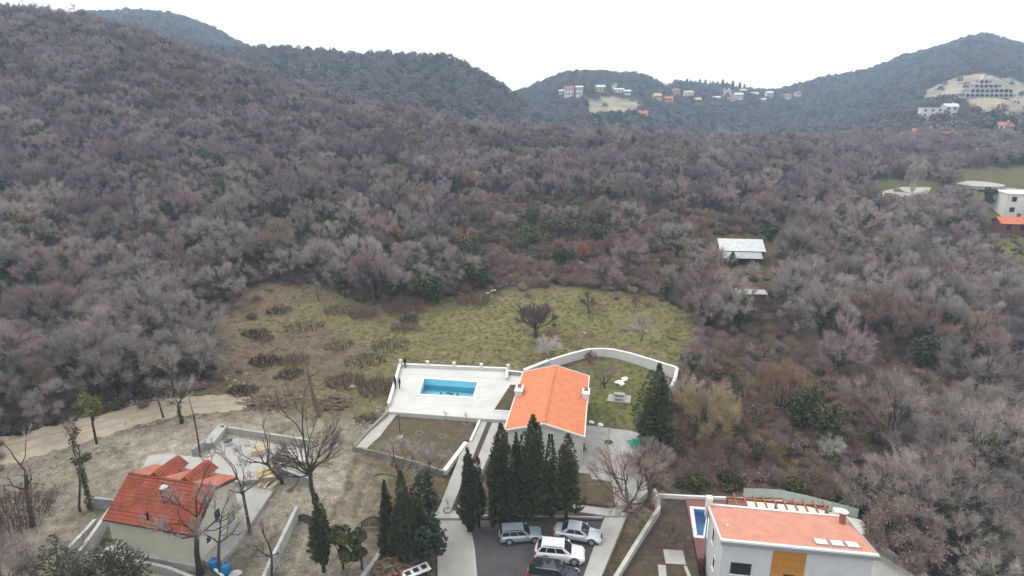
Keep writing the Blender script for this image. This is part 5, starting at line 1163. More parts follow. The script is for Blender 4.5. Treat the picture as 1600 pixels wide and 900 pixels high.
for i, (u, v, z, lab) in enumerate(RINGS):
    x, y, _ = P(u, v, z); z = z if i != 5 else T(x,y); e = empty('stone_ring', (x, y, z), 0, lab, 'stone ring', 'stone rings round saplings')
    sm = MB().prism([(-.09,-.06),(.08,-.07),(.1,.04),(.02,.08),(-.08,.06)], -.05, .08).mesh('ring_stone', M['old_wall'])
    for k in range(13):
        a = 2*math.pi*k/13; o = obj('stone', sm, e, (.42*math.cos(a), .42*math.sin(a), -.02), a+rnd.uniform(.9,2.2))
    t = sapling_mesh(i).build('young_tree', M['twig_brown'], loc=(x,y,z)); tag(t, 'leafless sapling inside the ' + lab.replace('ring round a sapling','ring'), 'sapling', 'saplings in stone rings')
# lamp post at the bed corner
x, y, _ = P(625.5, 685, .95); e = empty('utility_post', (x, y, .9), 0, 'thin dark post standing at the corner of the brown bed', 'post')
MB().tube([(0,0,0),(-.02,.0,3.3)], [.055,.05], 8).build('pole', M['dark_metal'], e); MB().box(-.28,.28,-.28,.28,-.2,.28).build('footing', M['wall_pale'], e)
# stone table on its pad, white sacks, chair, tarp
a = [Vector(p) for p in PZ([(958,607),(985,612),(979,633),(948,627)], 1.15)]; c = sum(a, Vector())/4; e = empty('stone_table', (c.x, c.y, T(c.x,c.y)-.1), -.2, 'grey stone table with benches on a concrete pad on the villa lawn', 'table')
MB().prism([(-1.6,-1.1),(1.5,-1.0),(1.6,1.1),(-1.4,1.1)], 0, .28).build('pad', M['concrete'], e)
MB().box(-.75,.75,-.4,.4,.85,1.0).build('table_top', M['wall_grey'], e, bevel=.03); MB().box(-.5,-.3,-.25,.25,.28,.85).build('leg', M['wall_grey'], e); MB().box(.3,.5,-.25,.25,.28,.85).build('leg', M['wall_grey'], e)
for s in (-1,1): MB().box(-.75,.75,s*.75-.15,s*.75+.15,.55,.66).build('bench', M['wall_grey'], e); MB().box(-.5,.5,s*.75-.1,s*.75+.1,.28,.548).build('bench_leg', M['wall_grey'], e)
def lump(name, u, v, z, s, mat_, label, cat, seed, group=None, flat=.6):
    """an irregular boulder or sack"""
    x, y, _ = P(u, v, z) if z is not None else G(u, v); zz = T(x,y) if z is None else z
    r = random.Random(seed); bm = MB(); n = 8; prof = [(.55,-.15),(1,.15),(.85,.45),(.45,.7)]
    for rr_, z_ in prof:
        for j in range(n):
            t = 2*math.pi*j/n; q = rr_*r.uniform(.75,1.2)*s; bm.v.append((q*math.cos(t)*1.2, q*math.sin(t)*.85, z_*s*flat*r.uniform(.85,1.15)))
    for i in range(3):
        for j in range(n): bm.f.append((i*n+j, i*n+(j+1)%n, (i+1)*n+(j+1)%n, (i+1)*n+j)); bm.m.append(0)
    bm.f.append(tuple(3*n+j for j in range(n))); bm.m.append(0)
    return tag(bm.build(name, M[mat_], loc=(x,y,zz), rz=r.uniform(0,6)), label, cat, group)
lump('white_sack', 969, 599, None, .75, 'white_plastic', 'big white sack on the villa lawn, lower of two', 'sack', 1, 'white sacks'); lump('white_sack', 976, 593, None, .6, 'white_plastic', 'white sack on the villa lawn, upper of two', 'sack', 2, 'white sacks')
lump('white_stone', 938, 664, None, .42, 'white_plastic', 'white block at the edge of the concrete patio', 'stone', 3); lump('white_stone', 924, 660, None, .35, 'white_plastic', 'small white block against the villa wall', 'stone', 4)
lump('white_stone', 1043, 683, None, .35, 'white_plastic', 'white stone in the scrub beside the green netting', 'stone', 5); lump('white_stone', 1103, 745, None, .32, 'white_plastic', 'white stone in the scrub above the red paving', 'stone', 6); lump('white_stone', 1163, 756, None, .5, 'white_plastic', 'round white boulder above the glass balustrade', 'stone', 7)
lump('white_stone', 771, 455, None, .6, 'white_plastic', 'white stone at the upper left edge of the meadow', 'stone', 8); lump('white_stone', 762, 458, None, .4, 'white_plastic', 'smaller white stone at the upper left edge of the meadow', 'stone', 9); lump('white_stone', 955, 451, None, .5, 'white_plastic', 'white stone at the top edge of the meadow', 'stone', 10)
lump('white_stone', 913, 521, None, .3, 'wall_pale', 'pale stone alone in the middle of the meadow', 'stone', 11); lump('white_stone', 551, 605, None, .55, 'wall_pale', 'pale boulder near the brush pile', 'stone', 12); lump('white_stone', 647, 489, None, .5, 'wall_pale', 'pale boulder in the upper left of the meadow', 'stone', 13)
x, y, _ = P(912, 706, .75); e = empty('patio_chair', (x, y, .76), .4, 'small dark chair on the patio against the villa wall', 'chair')
MB().box(-.25,.25,-.25,.25,.42,.47).build('seat', M['frame_dark'], e); MB().box(-.25,.25,.22,.27,.47,.95).build('backrest', M['frame_dark'], e)
for a_ in (-.22,.22):
    for b_ in (-.22,.22): MB().box(a_-.03,a_+.03,b_-.03,b_+.03,0,.418).build('leg', M['frame_dark'], e)
x, y, _ = P(951, 691, .75); e = empty('planted_sapling', (x, y, .76), 0, 'small bare tree in a ring of soil on the concrete patio', 'sapling')
MB().lathe([(.5,0),(.5,.06),(.1,.1)], 12).build('soil', M['darksoil'], e); sapling_mesh(77, 3.2).build('stems', M['twig_grey'], e)
# green netting heaped over a frame
x, y, _ = P(1004, 694, .75); e = empty('netting_heap', (x, y, .76), .2, 'heap of green netting beside a pale post at the patio edge', 'netting'); mb = MB(); r = random.Random(9); n = 14
for i in range(n):
    for j in range(n):
        fx_, fy_ = i/(n-1)*2-1, j/(n-1)*2-1; hh = max(0, 1-.8*abs(fx_-.3)-.5*fy_*fy_)*2.0 + r.uniform(-.18,.18); mb.v.append((fx_*1.6, fy_*1.1, max(.03,hh)))
for i in range(n-1):
    for j in range(n-1): mb.f.append((i*n+j,(i+1)*n+j,(i+1)*n+j+1,i*n+j+1)); mb.m.append(0)
mb.build('netting', M['green_net'], e); MB().bar((1.7,.2,-.3),(1.75,.2,2.3),.14).build('post', M['wall_pale'], e)
# barrels and pipe by the red-roofed house
for k, (u, v) in enumerate([(335,887),(353,894)]):
    x, y, z = P(u, v, .1); e = empty('blue_barrel', (x, y, .05), .3, ['blue plastic barrel nearer the red-roofed house','blue plastic barrel between two bare trees'][k], 'barrel', 'blue barrels'); MB().lathe([(.36,0),(.42,.12),(.42,.75),(.34,.9)], 16).build('drum', M['blue_plastic'], e, smooth=True); MB().lathe([(.12,.903),(.12,.96)], 10, (.1,.1,0)).build('lid', M['frame_dark'], e)
x, y, z = P(343, 894, .1); tag(MB().tube([(-.6,.3,.12),(.6,-.6,.12)], [.12,.12], 10).build('white_pipe', M['white_plastic'], loc=(x,y,.1)), 'short white pipe lying between the blue barrels', 'pipe')
lump('cement_sack', 368, 897, .1, .5, 'wall_pale', 'grey sack beside the blue barrels', 'sack', 21)
lump('rubble_heap', 470, 690, None, .9, 'wall_pale', 'pale rubble heap at the end of the basin wall', 'rubble', 22)
# planks stacked on the terrace
def plank_pile(u, v, z, n, L, rz, label, m_='timber'):
    x, y, _ = P(u, v, z); e = empty('plank_pile', (x, y, z), rz, label, 'planks'); r = random.Random(int(u))
    for k in range(n):
        yy = r.uniform(-.9,.9); zz = .02+.05*(k//8) + r.uniform(0,.15); a_ = r.uniform(-.25,.25); l2_ = L*r.uniform(.7,1.05)/2
        MB().bar((-l2_*math.cos(a_), yy-l2_*math.sin(a_), zz), (l2_*math.cos(a_), yy+l2_*math.sin(a_), zz+r.uniform(0,.12)), .16, .04).build('plank', M[m_], e)
M['new_timber'] = mat('new_timber', (.62,.48,.24), .8, .2, 3, objrand=.15); M['pale_timber'] = mat('pale_timber', (.50,.40,.24), .85, .25, 3, objrand=.2)
plank_pile(417, 741, .97, 16, 2.2, .5, 'pile of fresh yellow planks at the terrace corner below the basin', 'new_timber'); plank_pile(406, 704, .97, 12, 2.2, .1, 'scattered tan planks in the middle of the unfinished basin', 'pale_timber'); plank_pile(420, 757, .4, 14, 1.8, 1.2, 'loose boards on the concrete apron edge', 'pale_timber')
tag(MB().box(-2.2,2.2,-.12,.12,0,.3).build('timber_beam', M['log'], loc=(*P2(452,722,.6), .62), rz=-.25), 'dark beam lying at the edge of the unfinished basin', 'beam')
lump('tool_bag', 356, 690, 1.0, .5, 'frame_dark', 'dark bag lying on the basin rim', 'bag', 31); lump('tool_bag', 369, 699, .95, .4, 'wall_grey', 'grey bucket-sized heap inside the basin', 'heap', 32)
# white panel with dark openings
x, y, _ = P(650, 895, .3); e = empty('slotted_board', (x, y, .1), .55, 'white panel with dark rectangular openings lying beside the driveway', 'panel')
MB().box(-1.25,1.25,-.5,.5,.35,.5).build('board', M['white_plastic'], e, bevel=.03)
for k in (-.75,0,.75): MB().box(k-.24,k+.24,-.26,.26,.503,.512).build('opening', M['frame_dark'], e)
for k in (-1,1): MB().box(k-.08,k+.08,-.4,.4,0,.348).build('support', M['log'], e)
# log and brush piles
def stick_pile(name, u, v, n, rad, hgt, L, label, cat, seed, m_='log', thick=.05, z=None):
    x, y, zz = G(u, v) if z is None else (*P2(u,v,z), z); r = random.Random(seed); mb = MB()
    for k in range(n):
        a_ = r.uniform(0,6.283); q = rad*math.sqrt(r.random()); h_ = hgt*(1-(q/rad)**2)*r.random(); t = r.uniform(0,6.283); l2_ = L*r.uniform(.4,1)/2; dz = r.uniform(-.25,.25)*l2_
        c_ = Vector((q*math.cos(a_), q*math.sin(a_)*.7, h_+.05)); d = Vector((math.cos(t)*l2_, math.sin(t)*l2_, dz)); w_ = thick*r.uniform(.5,1.4); mb.tube([c_-d, c_+d*.1+rdir(r)*.06, c_+d], [w_, w_*.8, w_*.4], 4, cap=False)
    return tag(mb.build(name, M[m_], loc=(x,y,zz-.05)), label, cat)
stick_pile('brush_pile', 520, 630, 330, 2.6, 1.3, 2.4, 'round heap of cut brown branches right of the pruned tree', 'brush pile', 1, thick=.085)
stick_pile('brush_pile', 420, 628, 220, 3.2, .9, 2.6, 'long heap of cut branches left of the pruned tree', 'brush pile', 2, thick=.09)
stick_pile('brush_pile', 575, 655, 90, 1.6, .8, 1.6, 'small heap of sticks against the stepped retaining wall', 'brush pile', 3, thick=.07)
stick_pile('log_pile', 615, 890, 320, 2.0, 1.1, 1.6, 'dark heap of logs and branches under the cypress clump', 'log pile', 4, thick=.07, z=.1)
for k, (u, v) in enumerate([(618,897),(626,893),(608,900)]): lump('brick_lump', u, v, .75, .22, 'brick', ['red brick lump on the log heap, lowest','red brick lump on the log heap, toward the driveway','red brick lump on the log heap, away from the driveway'][k], 'brick', 60+k, 'bricks on the log heap')
stick_pile('fallen_branch', 985, 512, 40, 1.4, .5, 3, 'fallen grey branch lying in the meadow', 'branch', 5, 'twig_grey', .04)
stick_pile('fallen_branch', 660, 515, 30, 1.2, .4, 3.2, 'fallen dark branch at the left of the meadow', 'branch', 6, 'log', .05)
# thin fence posts along the meadow
for k, u in enumerate([700,743,780,797,822]):
    x, y, z = G(u, 556+k*1.0); tag(MB().tube([(0,0,-.3),(.02,0,1.5)], [.05,.04], 6).build('fence_post', M['log'], loc=(x,y,z)), 'thin wooden fence post behind the pool deck, number %s counted from the people end' % ['one','two','three','four','five'][k], 'fence post', 'fence posts behind the pool deck')
# ------------------------------------------------------------------ trees and shrubs that stand apart
def top_h(u, v_top, x, y, z): return PY(u, v_top, y)[2] - z
def lone(u, v, v_top, label, name='bare_tree', cat='tree', seed=1, z=None, mats=None, wpx=None, group=None, gen=None, trunk_m='bark', **kw):
    x, y, zz = G(u, v) if z is None else (*P2(u,v,z), z)
    H = top_h(u, v_top, x, y, zz); dep = y*CP+(CZ-zz)*SP; Rc = (wpx*dep/F/2) if wpx else H*.42
    e = empty(name, (x, y, zz), 0, label, cat, group)
    t, c = (gen or bare_tree)(seed, H, Rc, **kw)
    t.build('trunk', M[trunk_m], e, smooth=True); c.build('crown', [M[m_] for m_ in (mats or ['twig_grey'])], e); return e
M['twig_dark'] = mat('twig_dark', (.135,.10,.088), .95)
BT = dict(tw=.016, twigs=3, levels=4, kids=2, jag=.45, open_=.65, trunk_f=.38)
lone(52,822,668,'bare tree with a forked dark trunk near the left edge', seed=301, wpx=70, r0=.2, limbs=3, mats=['twig_grey'], **BT)
lone(125,799,672,'thin leaning bare stem left of the ivy-covered stems', seed=302, wpx=26, r0=.11, limbs=2, mats=['twig_grey'], tw=.014, twigs=2, levels=3, kids=2, jag=.4, trunk_f=.6, lean=.12)
lone(143,797,668,'slim tree with yellow-green ivy along its stems behind the red-roofed house', 'ivy_clad_tree', seed=303, wpx=34, r0=.13, limbs=2, mats=['twig_grey','ivy2'] if 'ivy2' in M else ['twig_grey','ivy'], tw=.014, twigs=2, levels=3, kids=2, trunk_f=.55, ivy=34)
lone(151,693,612,'small yellow-green leafy tree with a crooked trunk beside the dirt track', 'leafy_tree', seed=304, wpx=46, gen=bushy, mats=['ivy_light'], n=1000, ls=.17, trunk=.42, lobes=7) if M.setdefault('ivy_light', mat('ivy_light', (.20,.19,.055), .8, .45, 1.2)) else None
lone(255,653,560,'thin bare tree at the near edge of the dirt track, left of two', seed=305, wpx=34, r0=.12, limbs=3, tw=.015, twigs=3, levels=3, kids=2, trunk_f=.5, mats=['twig_grey'])
lone(284,661,548,'dark bare tree at the near edge of the dirt track, right of two', seed=306, wpx=60, r0=.2, limbs=4, mats=['twig_grey','ivy'], ivy=5, tw=.016, twigs=5, levels=4, kids=2)
lone(314,718,628,'single thin crooked stem behind the red-roofed house', seed=307, wpx=16, r0=.1, limbs=2, tw=.012, twigs=1, levels=2, kids=2, trunk_f=.8)
lone(391,834,692,'bare tree with a slender trunk right of the red-roofed house', seed=308, wpx=84, r0=.16, limbs=4, **{**BT,'trunk_f':.42})
lone(441,756,646,'leaning bare tree at the corner of the unfinished basin', seed=309, wpx=80, r0=.17, limbs=4, **{**BT,'lean':.12})
lone(492,786,590,'tall bare tree with many upright limbs beside the grey retaining wall', seed=310, wpx=108, r0=.24, limbs=8, tw=.016, twigs=1, levels=4, kids=3, jag=.4, open_=.55, upbias=.4, trunk_f=.30, mats=['twig_dark'])
lone(312,893,712,'big bare tree standing in front of the red-roofed house', seed=311, wpx=110, r0=.24, limbs=5, **{**BT,'twigs':4,'trunk_f':.36,'z':.05})
lone(345,897,765,'forked bare tree at the right corner of the red-roofed house', seed=312, wpx=70, r0=.15, limbs=3, **{**BT,'z':.05})
lone(425,915,800,'low bare tree beside the near end of the freestanding wall', seed=313, wpx=80, r0=.12, limbs=4, **BT)
lone(498,650,536,'tall pruned tree with stubby limbs among the cleared ground', seed=314, wpx=38, r0=.26, limbs=4, tw=.03, twigs=1, levels=2, kids=2, trunk_f=.6, mats=['log'], trunk_m='log')
lone(838,527,463,'round-crowned bare tree alone in the meadow', seed=315, wpx=56, r0=.3, limbs=7, tw=.016, twigs=8, levels=4, kids=3, trunk_f=.24, mats=['twig_dark'], lean=.12) if M.setdefault('twig_dark', mat('twig_dark', (.135,.095,.085), .95)) else None
lone(921,489,455,'small round bare tree in the upper meadow', seed=316, wpx=25, r0=.14, limbs=5, tw=.014, twigs=6, levels=3, kids=3, trunk_f=.3, mats=['twig_dark'])
lone(993,481,460,'tiny bare tree near the top right of the meadow', seed=317, wpx=12, r0=.08, limbs=4, tw=.012, twigs=5, levels=3, kids=2, mats=['twig_dark'])
lone(1002,532,486,'slim bare tree in the right of the meadow', seed=318, wpx=20, r0=.1, limbs=4, tw=.013, twigs=6, levels=3, kids=3, narrow=True, mats=['twig_grey'])
lone(857,556,521,'whitish leafless bush-like tree behind the garden wall', seed=319, wpx=46, r0=.1, limbs=7, tw=.022, twigs=4, levels=3, kids=3, trunk_f=.1, mats=['twig_white'], trunk_m='twig_white')
lone(921,570,546,'small dark bare tree just inside the curved white wall', seed=320, wpx=20, r0=.12, limbs=4, tw=.014, twigs=4, levels=3, kids=3, mats=['twig_brown'])
lone(945,606,565,'pale twiggy fruit tree on the villa lawn', seed=321, wpx=60, r0=.12, limbs=6, tw=.014, twigs=3, levels=4, kids=2, trunk_f=.15, mats=['twig_grey'])
lone(974,806,682,'spreading bare tree beside the concrete path and patio', seed=322, wpx=130, r0=.2, limbs=8, tw=.013, twigs=2, levels=4, kids=3, jag=.4, trunk_f=.12, mats=['twig_brown'])
lone(1010,745,690,'twiggy mauve shrub-tree at the edge of the patio', seed=323, wpx=64, r0=.1, limbs=7, tw=.016, twigs=8, levels=3, kids=3, trunk_f=.08, mats=['twig_mauve'])
lone(1100,688,590,'straw-coloured willow with fine upswept twigs right of the dark conifer', 'willow_tree', seed=324, wpx=112, r0=.2, limbs=12, tw=.014, twigs=10, levels=4, kids=3, upbias=.7, open_=.4, trunk_f=.06, mats=['twig_straw'])
lone(1215,640,545,'tall straw-brown thicket tree beyond the willow', 'thicket_tree', seed=325, wpx=90, r0=.16, limbs=12, tw=.014, twigs=9, levels=4, kids=3, upbias=.9, open_=.35, trunk_f=.05, mats=['twig_rust2']) if M.setdefault('twig_rust2', mat('twig_rust2', (.27,.18,.12), .95)) else None
lone(1110,505,443,'broad pale-grey bare tree at the right end of the meadow', seed=326, wpx=74, r0=.26, limbs=8, tw=.018, twigs=9, levels=4, kids=3, trunk_f=.14, mats=['twig_mauve'])
lone(1305,590,480,'pale mauve bare tree with dense upright twigs, right of the meadow', seed=327, wpx=80, r0=.24, limbs=9, tw=.017, twigs=9, levels=4, kids=3, upbias=.6, trunk_f=.15, mats=['twig_mauve'])
lone(1298,712,678,'whitish dead shrub in the scrub slope', seed=328, wpx=42, r0=.08, limbs=7, tw=.02, twigs=3, levels=3, kids=3, trunk_f=.08, mats=['twig_white'], trunk_m='twig_white', lean=.2)
lone(623,775,690,'bare tree behind the cypress clump below the brown bed', seed=329, wpx=90, r0=.14, limbs=5, **{**BT,'twigs':5})
lone(660,770,700,'bare crooked tree between the cypress clump and the walk', seed=330, wpx=70, r0=.12, limbs=5, **{**BT,'twigs':5,'lean':.15})
lone(710,478,398,'grey-mauve bare tree at the meadow edge', seed=331, wpx=60, r0=.2, limbs=6, tw=.018, twigs=7, levels=4, kids=3, mats=['twig_mauve']) if False else None
lone(585,476,395,'wide mauve-grey bare tree at the upper edge of the clearing', seed=332, wpx=78, r0=.24, limbs=6, tw=.016, twigs=5, levels=4, kids=3, trunk_f=.42, jag=.4, mats=['twig_mauve'])
lone(568,472,402,'tall mauve-grey bare tree left of the wide one', seed=333, wpx=46, r0=.2, limbs=5, tw=.016, twigs=5, levels=4, kids=3, trunk_f=.42, mats=['twig_mauve'])
lone(540,466,413,'evergreen tree with a straight trunk at the upper edge of the clearing', 'evergreen_tree', seed=334, wpx=36, gen=bushy, mats=['evergreen'], n=1100, ls=.28, trunk=.4)
lone(528,455,428,'small tree with tan dead leaves in front of the evergreen', 'dead_leaved_tree', seed=335, wpx=20, r0=.08, limbs=5, tw=.015, twigs=6, levels=3, kids=2, leafs=.9, leafsize=.16, mats=['twig_rust','dead_leaf'])
lone(498,470,438,'pair of thin saplings at the top of the cleared slope', seed=336, wpx=16, r0=.08, limbs=4, tw=.013, twigs=5, levels=3, kids=2, trunk_f=.5, mats=['twig_mauve'])
lone(672,470,420,'dense dark green bushy tree at the upper left of the meadow', 'evergreen_tree', seed=337, wpx=70, gen=bushy, mats=['evergreen'], n=2200, ls=.3, trunk=.1, lobes=14)
lone(640,452,405,'dark green evergreen tree left of the bushy one', 'evergreen_tree', seed=338, wpx=40, gen=bushy, mats=['evergreen'], n=1300, ls=.3, trunk=.15)
lone(742,448,408,'low dark evergreen clump behind the upper left of the meadow', 'evergreen_tree', seed=339, wpx=64, gen=bushy, mats=['evergreen'], n=1800, ls=.3, trunk=.1, lobes=12)
lone(1040,465,432,'bright green evergreen bush at the upper right of the meadow', 'evergreen_bush', 'bush', seed=340, wpx=30, gen=bushy, mats=['evergreen'], n=900, ls=.25, trunk=.1)
lone(727,392,356,'small tree of rusty dead leaves in the middle of the wood', 'dead_leaved_tree', seed=341, wpx=34, r0=.16, limbs=7, tw=.018, twigs=7, levels=3, kids=3, leafs=.9, leafsize=.24, mats=['twig_rust','dead_leaf'])
M['dead_leaf2'] = mat('dead_leaf2', (.30,.135,.075), .9, .3, 1.5)
lone(957,395,362,'rusty dead-leaved tree in the scrub, taller of two', 'dead_leaved_tree', seed=342, wpx=26, r0=.14, limbs=6, tw=.018, twigs=7, levels=3, kids=3, leafs=.9, leafsize=.22, mats=['twig_rust','dead_leaf2'])
lone(913,402,382,'rusty dead-leaved tree in the scrub, smaller of two', 'dead_leaved_tree', seed=343, wpx=18, r0=.12, limbs=6, tw=.016, twigs=7, levels=3, kids=3, leafs=.9, leafsize=.2, mats=['twig_rust','dead_leaf2'])
lone(664,318,290,'tan dead-leaved tree high in the wood', 'dead_leaved_tree', seed=344, wpx=26, r0=.14, limbs=6, tw=.018, twigs=7, levels=3, kids=3, leafs=.9, leafsize=.22, mats=['twig_rust','dead_leaf'])
lone(710,316,276,'lone dark conifer poking out of the bare wood', 'conifer', seed=345, wpx=16, gen=cypress, mats=['needle'], n=700, ls=.4, pine=True)
lone(1143,420,394,'small dark conifer in front of the white metal roof', 'conifer', seed=346, wpx=12, gen=cypress, mats=['needle'], n=700, ls=.22, pine=True)
lone(1425,308,244,'tall narrow bare poplar beyond the wood near the road', 'poplar_tree', seed=347, wpx=20, r0=.3, limbs=9, tw=.04, twigs=10, levels=4, kids=3, narrow=True, upbias=1.0, open_=.3, trunk_f=.12, mats=['twig_white'], trunk_m='twig_white')
lone(1400,880,760,'rust-tinged leafy-twigged shrub tree behind the white house', 'dead_leaved_tree', seed=348, wpx=100, r0=.14, limbs=9, tw=.016, twigs=7, levels=4, kids=3, leafs=.35, leafsize=.12, trunk_f=.06, mats=['twig_grey','dead_leaf'], z=-1)
lone(1050,845,790,'leafless sprawling shrub in the soil of the neighbour garden', seed=349, z=.1, wpx=60, r0=.06, limbs=9, tw=.012, twigs=3, levels=3, kids=2, trunk_f=.06, mats=['twig_brown'])
lone(305,575,468,'spreading tree with dark limbs and ivy left of the cleared slope', 'ivy_clad_tree', seed=351, wpx=100, r0=.24, limbs=8, tw=.017, twigs=7, levels=4, kids=3, ivy=12, trunk_f=.2, mats=['twig_grey','ivy'])
lone(190,600,520,'olive-green ivy-covered thicket above the dirt track', 'ivy_clad_tree', seed=352, wpx=90, r0=.2, limbs=9, tw=.016, twigs=7, levels=4, kids=3, ivy=40, trunk_f=.1, mats=['twig_grey','ivy'])
M['dead_leaf2'] = mat('dead_leaf2', (.30,.135,.075), .9, .3, 1.5)
# conifers
def con(u, v, v_top, wpx, label, seed, z=None, n=2600, ls=.19, name='cypress', mats=('needle',), **kw):
    return lone(u, v, v_top, label, name, 'conifer', seed=seed, z=z, wpx=wpx, gen=cypress, mats=list(mats), n=n, ls=ls, group='conifers round the villa', **kw)
con(783,822,662,55,'broad cypress standing left in the row before the villa', 401, .15, 4200, .22, lump=.6, power=.62)
con(806,808,676,42,'slim cypress second from the left in the row before the villa', 402, .18, 3000, .2, lump=.45, power=.9)
con(831,808,648,52,'tallest cypress in the middle of the row before the villa', 403, .18, 4600, .22, lump=.5, power=.55)
con(858,806,684,39,'shorter cypress third from the right in the row before the villa', 404, .18, 2600, .2, lump=.5, power=.45)
con(884,814,678,45,'open feathery cypress at the right end of the row before the villa', 405, .16, 2600, .22, lump=.85, base=.2, power=.5)
con(733,828,700,37,'narrow cypress beside the landing, left of the row', 406, .2, 3000, .2, lump=.45, power=.7)
con(748,820,712,22,'thin open cypress just right of the one beside the landing', 407, .2, 1300, .2, lump=.8, base=.25, power=.5)
con(608,868,750,37,'dark narrow cypress at the left of the lower clump', 408, .1, 2800, .2, lump=.4, power=.8)
con(634,880,735,47,'tallest cypress of the lower clump beside the driveway', 409, .1, 4000, .21, lump=.45, power=.6)
con(656,866,770,44,'stout cypress filling the middle of the lower clump', 410, .1, 2600, .21, lump=.5, power=.4)
con(506,890,772,37,'leaning thin conifer with a bare stem between the yard walls', 411, .05, 1700, .21, lump=.8, base=.22, power=.5)
lone(674,888,806,'round-topped young pine at the driveway edge', 'pine_tree', 'conifer', seed=412, z=.1, wpx=56, gen=bushy, mats=['pine'], n=1700, ls=.2, trunk=.3, lobes=11) if M.setdefault('pine', mat('pine', (.035,.055,.03), .75, .4, 1.5)) else None
lone(672,830,738,'grey-green bushy pine behind the lower cypress clump', 'pine_tree', 'conifer', seed=413, z=.3, wpx=62, gen=bushy, mats=['pine_grey'], n=1500, ls=.2, trunk=.3, lobes=11) if M.setdefault('pine_grey', mat('pine_grey', (.055,.062,.042), .8, .4, 1.5)) else None
lone(536,886,818,'dark conifer bush left of a pair between the yard walls', 'conifer_bush', 'bush', seed=414, z=.05, wpx=44, gen=bushy, mats=['needle'], n=1300, ls=.2, trunk=.15, lobes=10)
lone(565,886,822,'dark conifer bush right of a pair between the yard walls', 'conifer_bush', 'bush', seed=415, z=.05, wpx=36, gen=bushy, mats=['needle'], n=1100, ls=.2, trunk=.15, lobes=9)
con(1021,698,568,62,'big dark conifer at the corner of the villa lawn', 416, .7, 5200, .24, name='dark_conifer', lump=.75, power=.6, pine=True, base=.06)
lone(1080,580,528,'dark ivy-clad shrub tree outside the end of the curved wall', 'ivy_clad_tree', seed=417, wpx=44, r0=.14, limbs=6, tw=.016, twigs=6, levels=3, kids=3, ivy=30, trunk_f=.1, mats=['twig_grey','ivy'])
for k, (u, v, vt, w_, lab) in enumerate([(1250,668,600,60,'dark evergreen tree on the scrub slope right of the willow'),(1290,690,625,70,'wide dark evergreen thicket on the scrub slope'),(1130,752,735,30,'small dark green bush in the scrub above the red paving'),(1090,765,745,36,'low green bush behind the thin white wall'),(1178,728,700,22,'small pointed evergreen in the scrub'),(1340,812,760,60,'dark evergreen bush behind the chimney of the white house'),(1240,768,745,40,'dark low evergreen above the glass balustrade'),(1258,445,405,38,'dark green ivy tree right of the small shed'),(885,372,340,90,'dark evergreen clump on the scrub hillock'),(940,380,350,60,'dark green low clump right of the scrub hillock'),(830,385,352,70,'dark evergreen clump left of the scrub hillock'),(1200,376,352,30,'dark evergreen behind the white metal shed'),(42,405,352,44,'dark ivy-green tree on the left edge of the wood'),(1540,325,285,22,'dark conifer-like tree beside the round pale roof'),(1300,540,500,30,'olive ivy bush among mauve trees right of the meadow')]):
    lone(u, v, vt, lab, 'evergreen_bush' if w_ < 45 else 'evergreen_tree', 'bush' if w_ < 45 else 'tree', seed=420+k, wpx=w_, gen=bushy, mats=['evergreen'], n=1300, ls=.24 if v > 500 else .32, trunk=.08, lobes=11)
# foreground tree tops along the lower left edge
M['needle2'] = mat('needle2', (.075,.08,.026), .8, .0, 1.4, col2=(.022,.028,.012))
lone(192,965,842,'ragged green conifer top at the lower left edge', 'conifer', 'conifer', seed=451, z=-.5, wpx=96, gen=cypress, mats=['needle2'], n=2400, ls=.16, lump=.9, power=.5, pine=True, base=.3)
lone(118,975,836,'ragged olive conifer top left of the other at the lower left edge', 'conifer', 'conifer', seed=452, z=-.5, wpx=84, gen=cypress, mats=['needle2'], n=1500, ls=.16, lump=.9, power=.5, pine=True, base=.3)
lone(70,960,820,'tangled grey bare shrub tree in the lower left corner', seed=453, z=-.5, wpx=150, r0=.14, limbs=9, tw=.013, twigs=4, levels=4, kids=3, trunk_f=.1, mats=['twig_grey'])
lone(10,940,810,'brownish bare shrub tree at the lower left corner edge', seed=454, z=-.5, wpx=110, r0=.14, limbs=8, tw=.013, twigs=5, levels=4, kids=3, trunk_f=.1, mats=['twig_mauve'])
# ------------------------------------------------------------------ low growth: brambles, brush, grass, stones
SH = [shrub(500,1.6,1.5,120).mesh('bramble0', M['twig_brown']), shrub(501,1.3,1.3,110).mesh('bramble1', M['twig_mauve']), shrub(502,1.9,1.4,110).mesh('bramble2', M['twig_rust']), shrub(503,1.2,1.5,120,leafs=.5,leafsize=.16).mesh('bramble3', [M['twig_brown'], M['evergreen']] and M['twig_brown'])]
lf = shrub(504,1.2,1.4,90,leafs=.9,leafsize=.17).mesh('bramble4', [M['twig_brown'], M['evergreen']]); SH.append(lf); SH.append(shrub(505,1.0,1.2,90,tw=.012).mesh('bramble5', M['twig_straw']))
def spread(poly, step, seed, keep=1.0):
    a = np.array(poly); r = np.random.RandomState(seed); x, y = np.meshgrid(np.arange(a[:,0].min(), a[:,0].max(), step), np.arange(a[:,1].min(), a[:,1].max(), step)); x = x.ravel(); y = y.ravel()
    x = x + r.uniform(-.5,.5,len(x))*step; y = y + r.uniform(-.5,.5,len(y))*step; m_ = inpoly(x, y, poly) & (r.rand(len(x)) < keep); return x[m_], y[m_], r
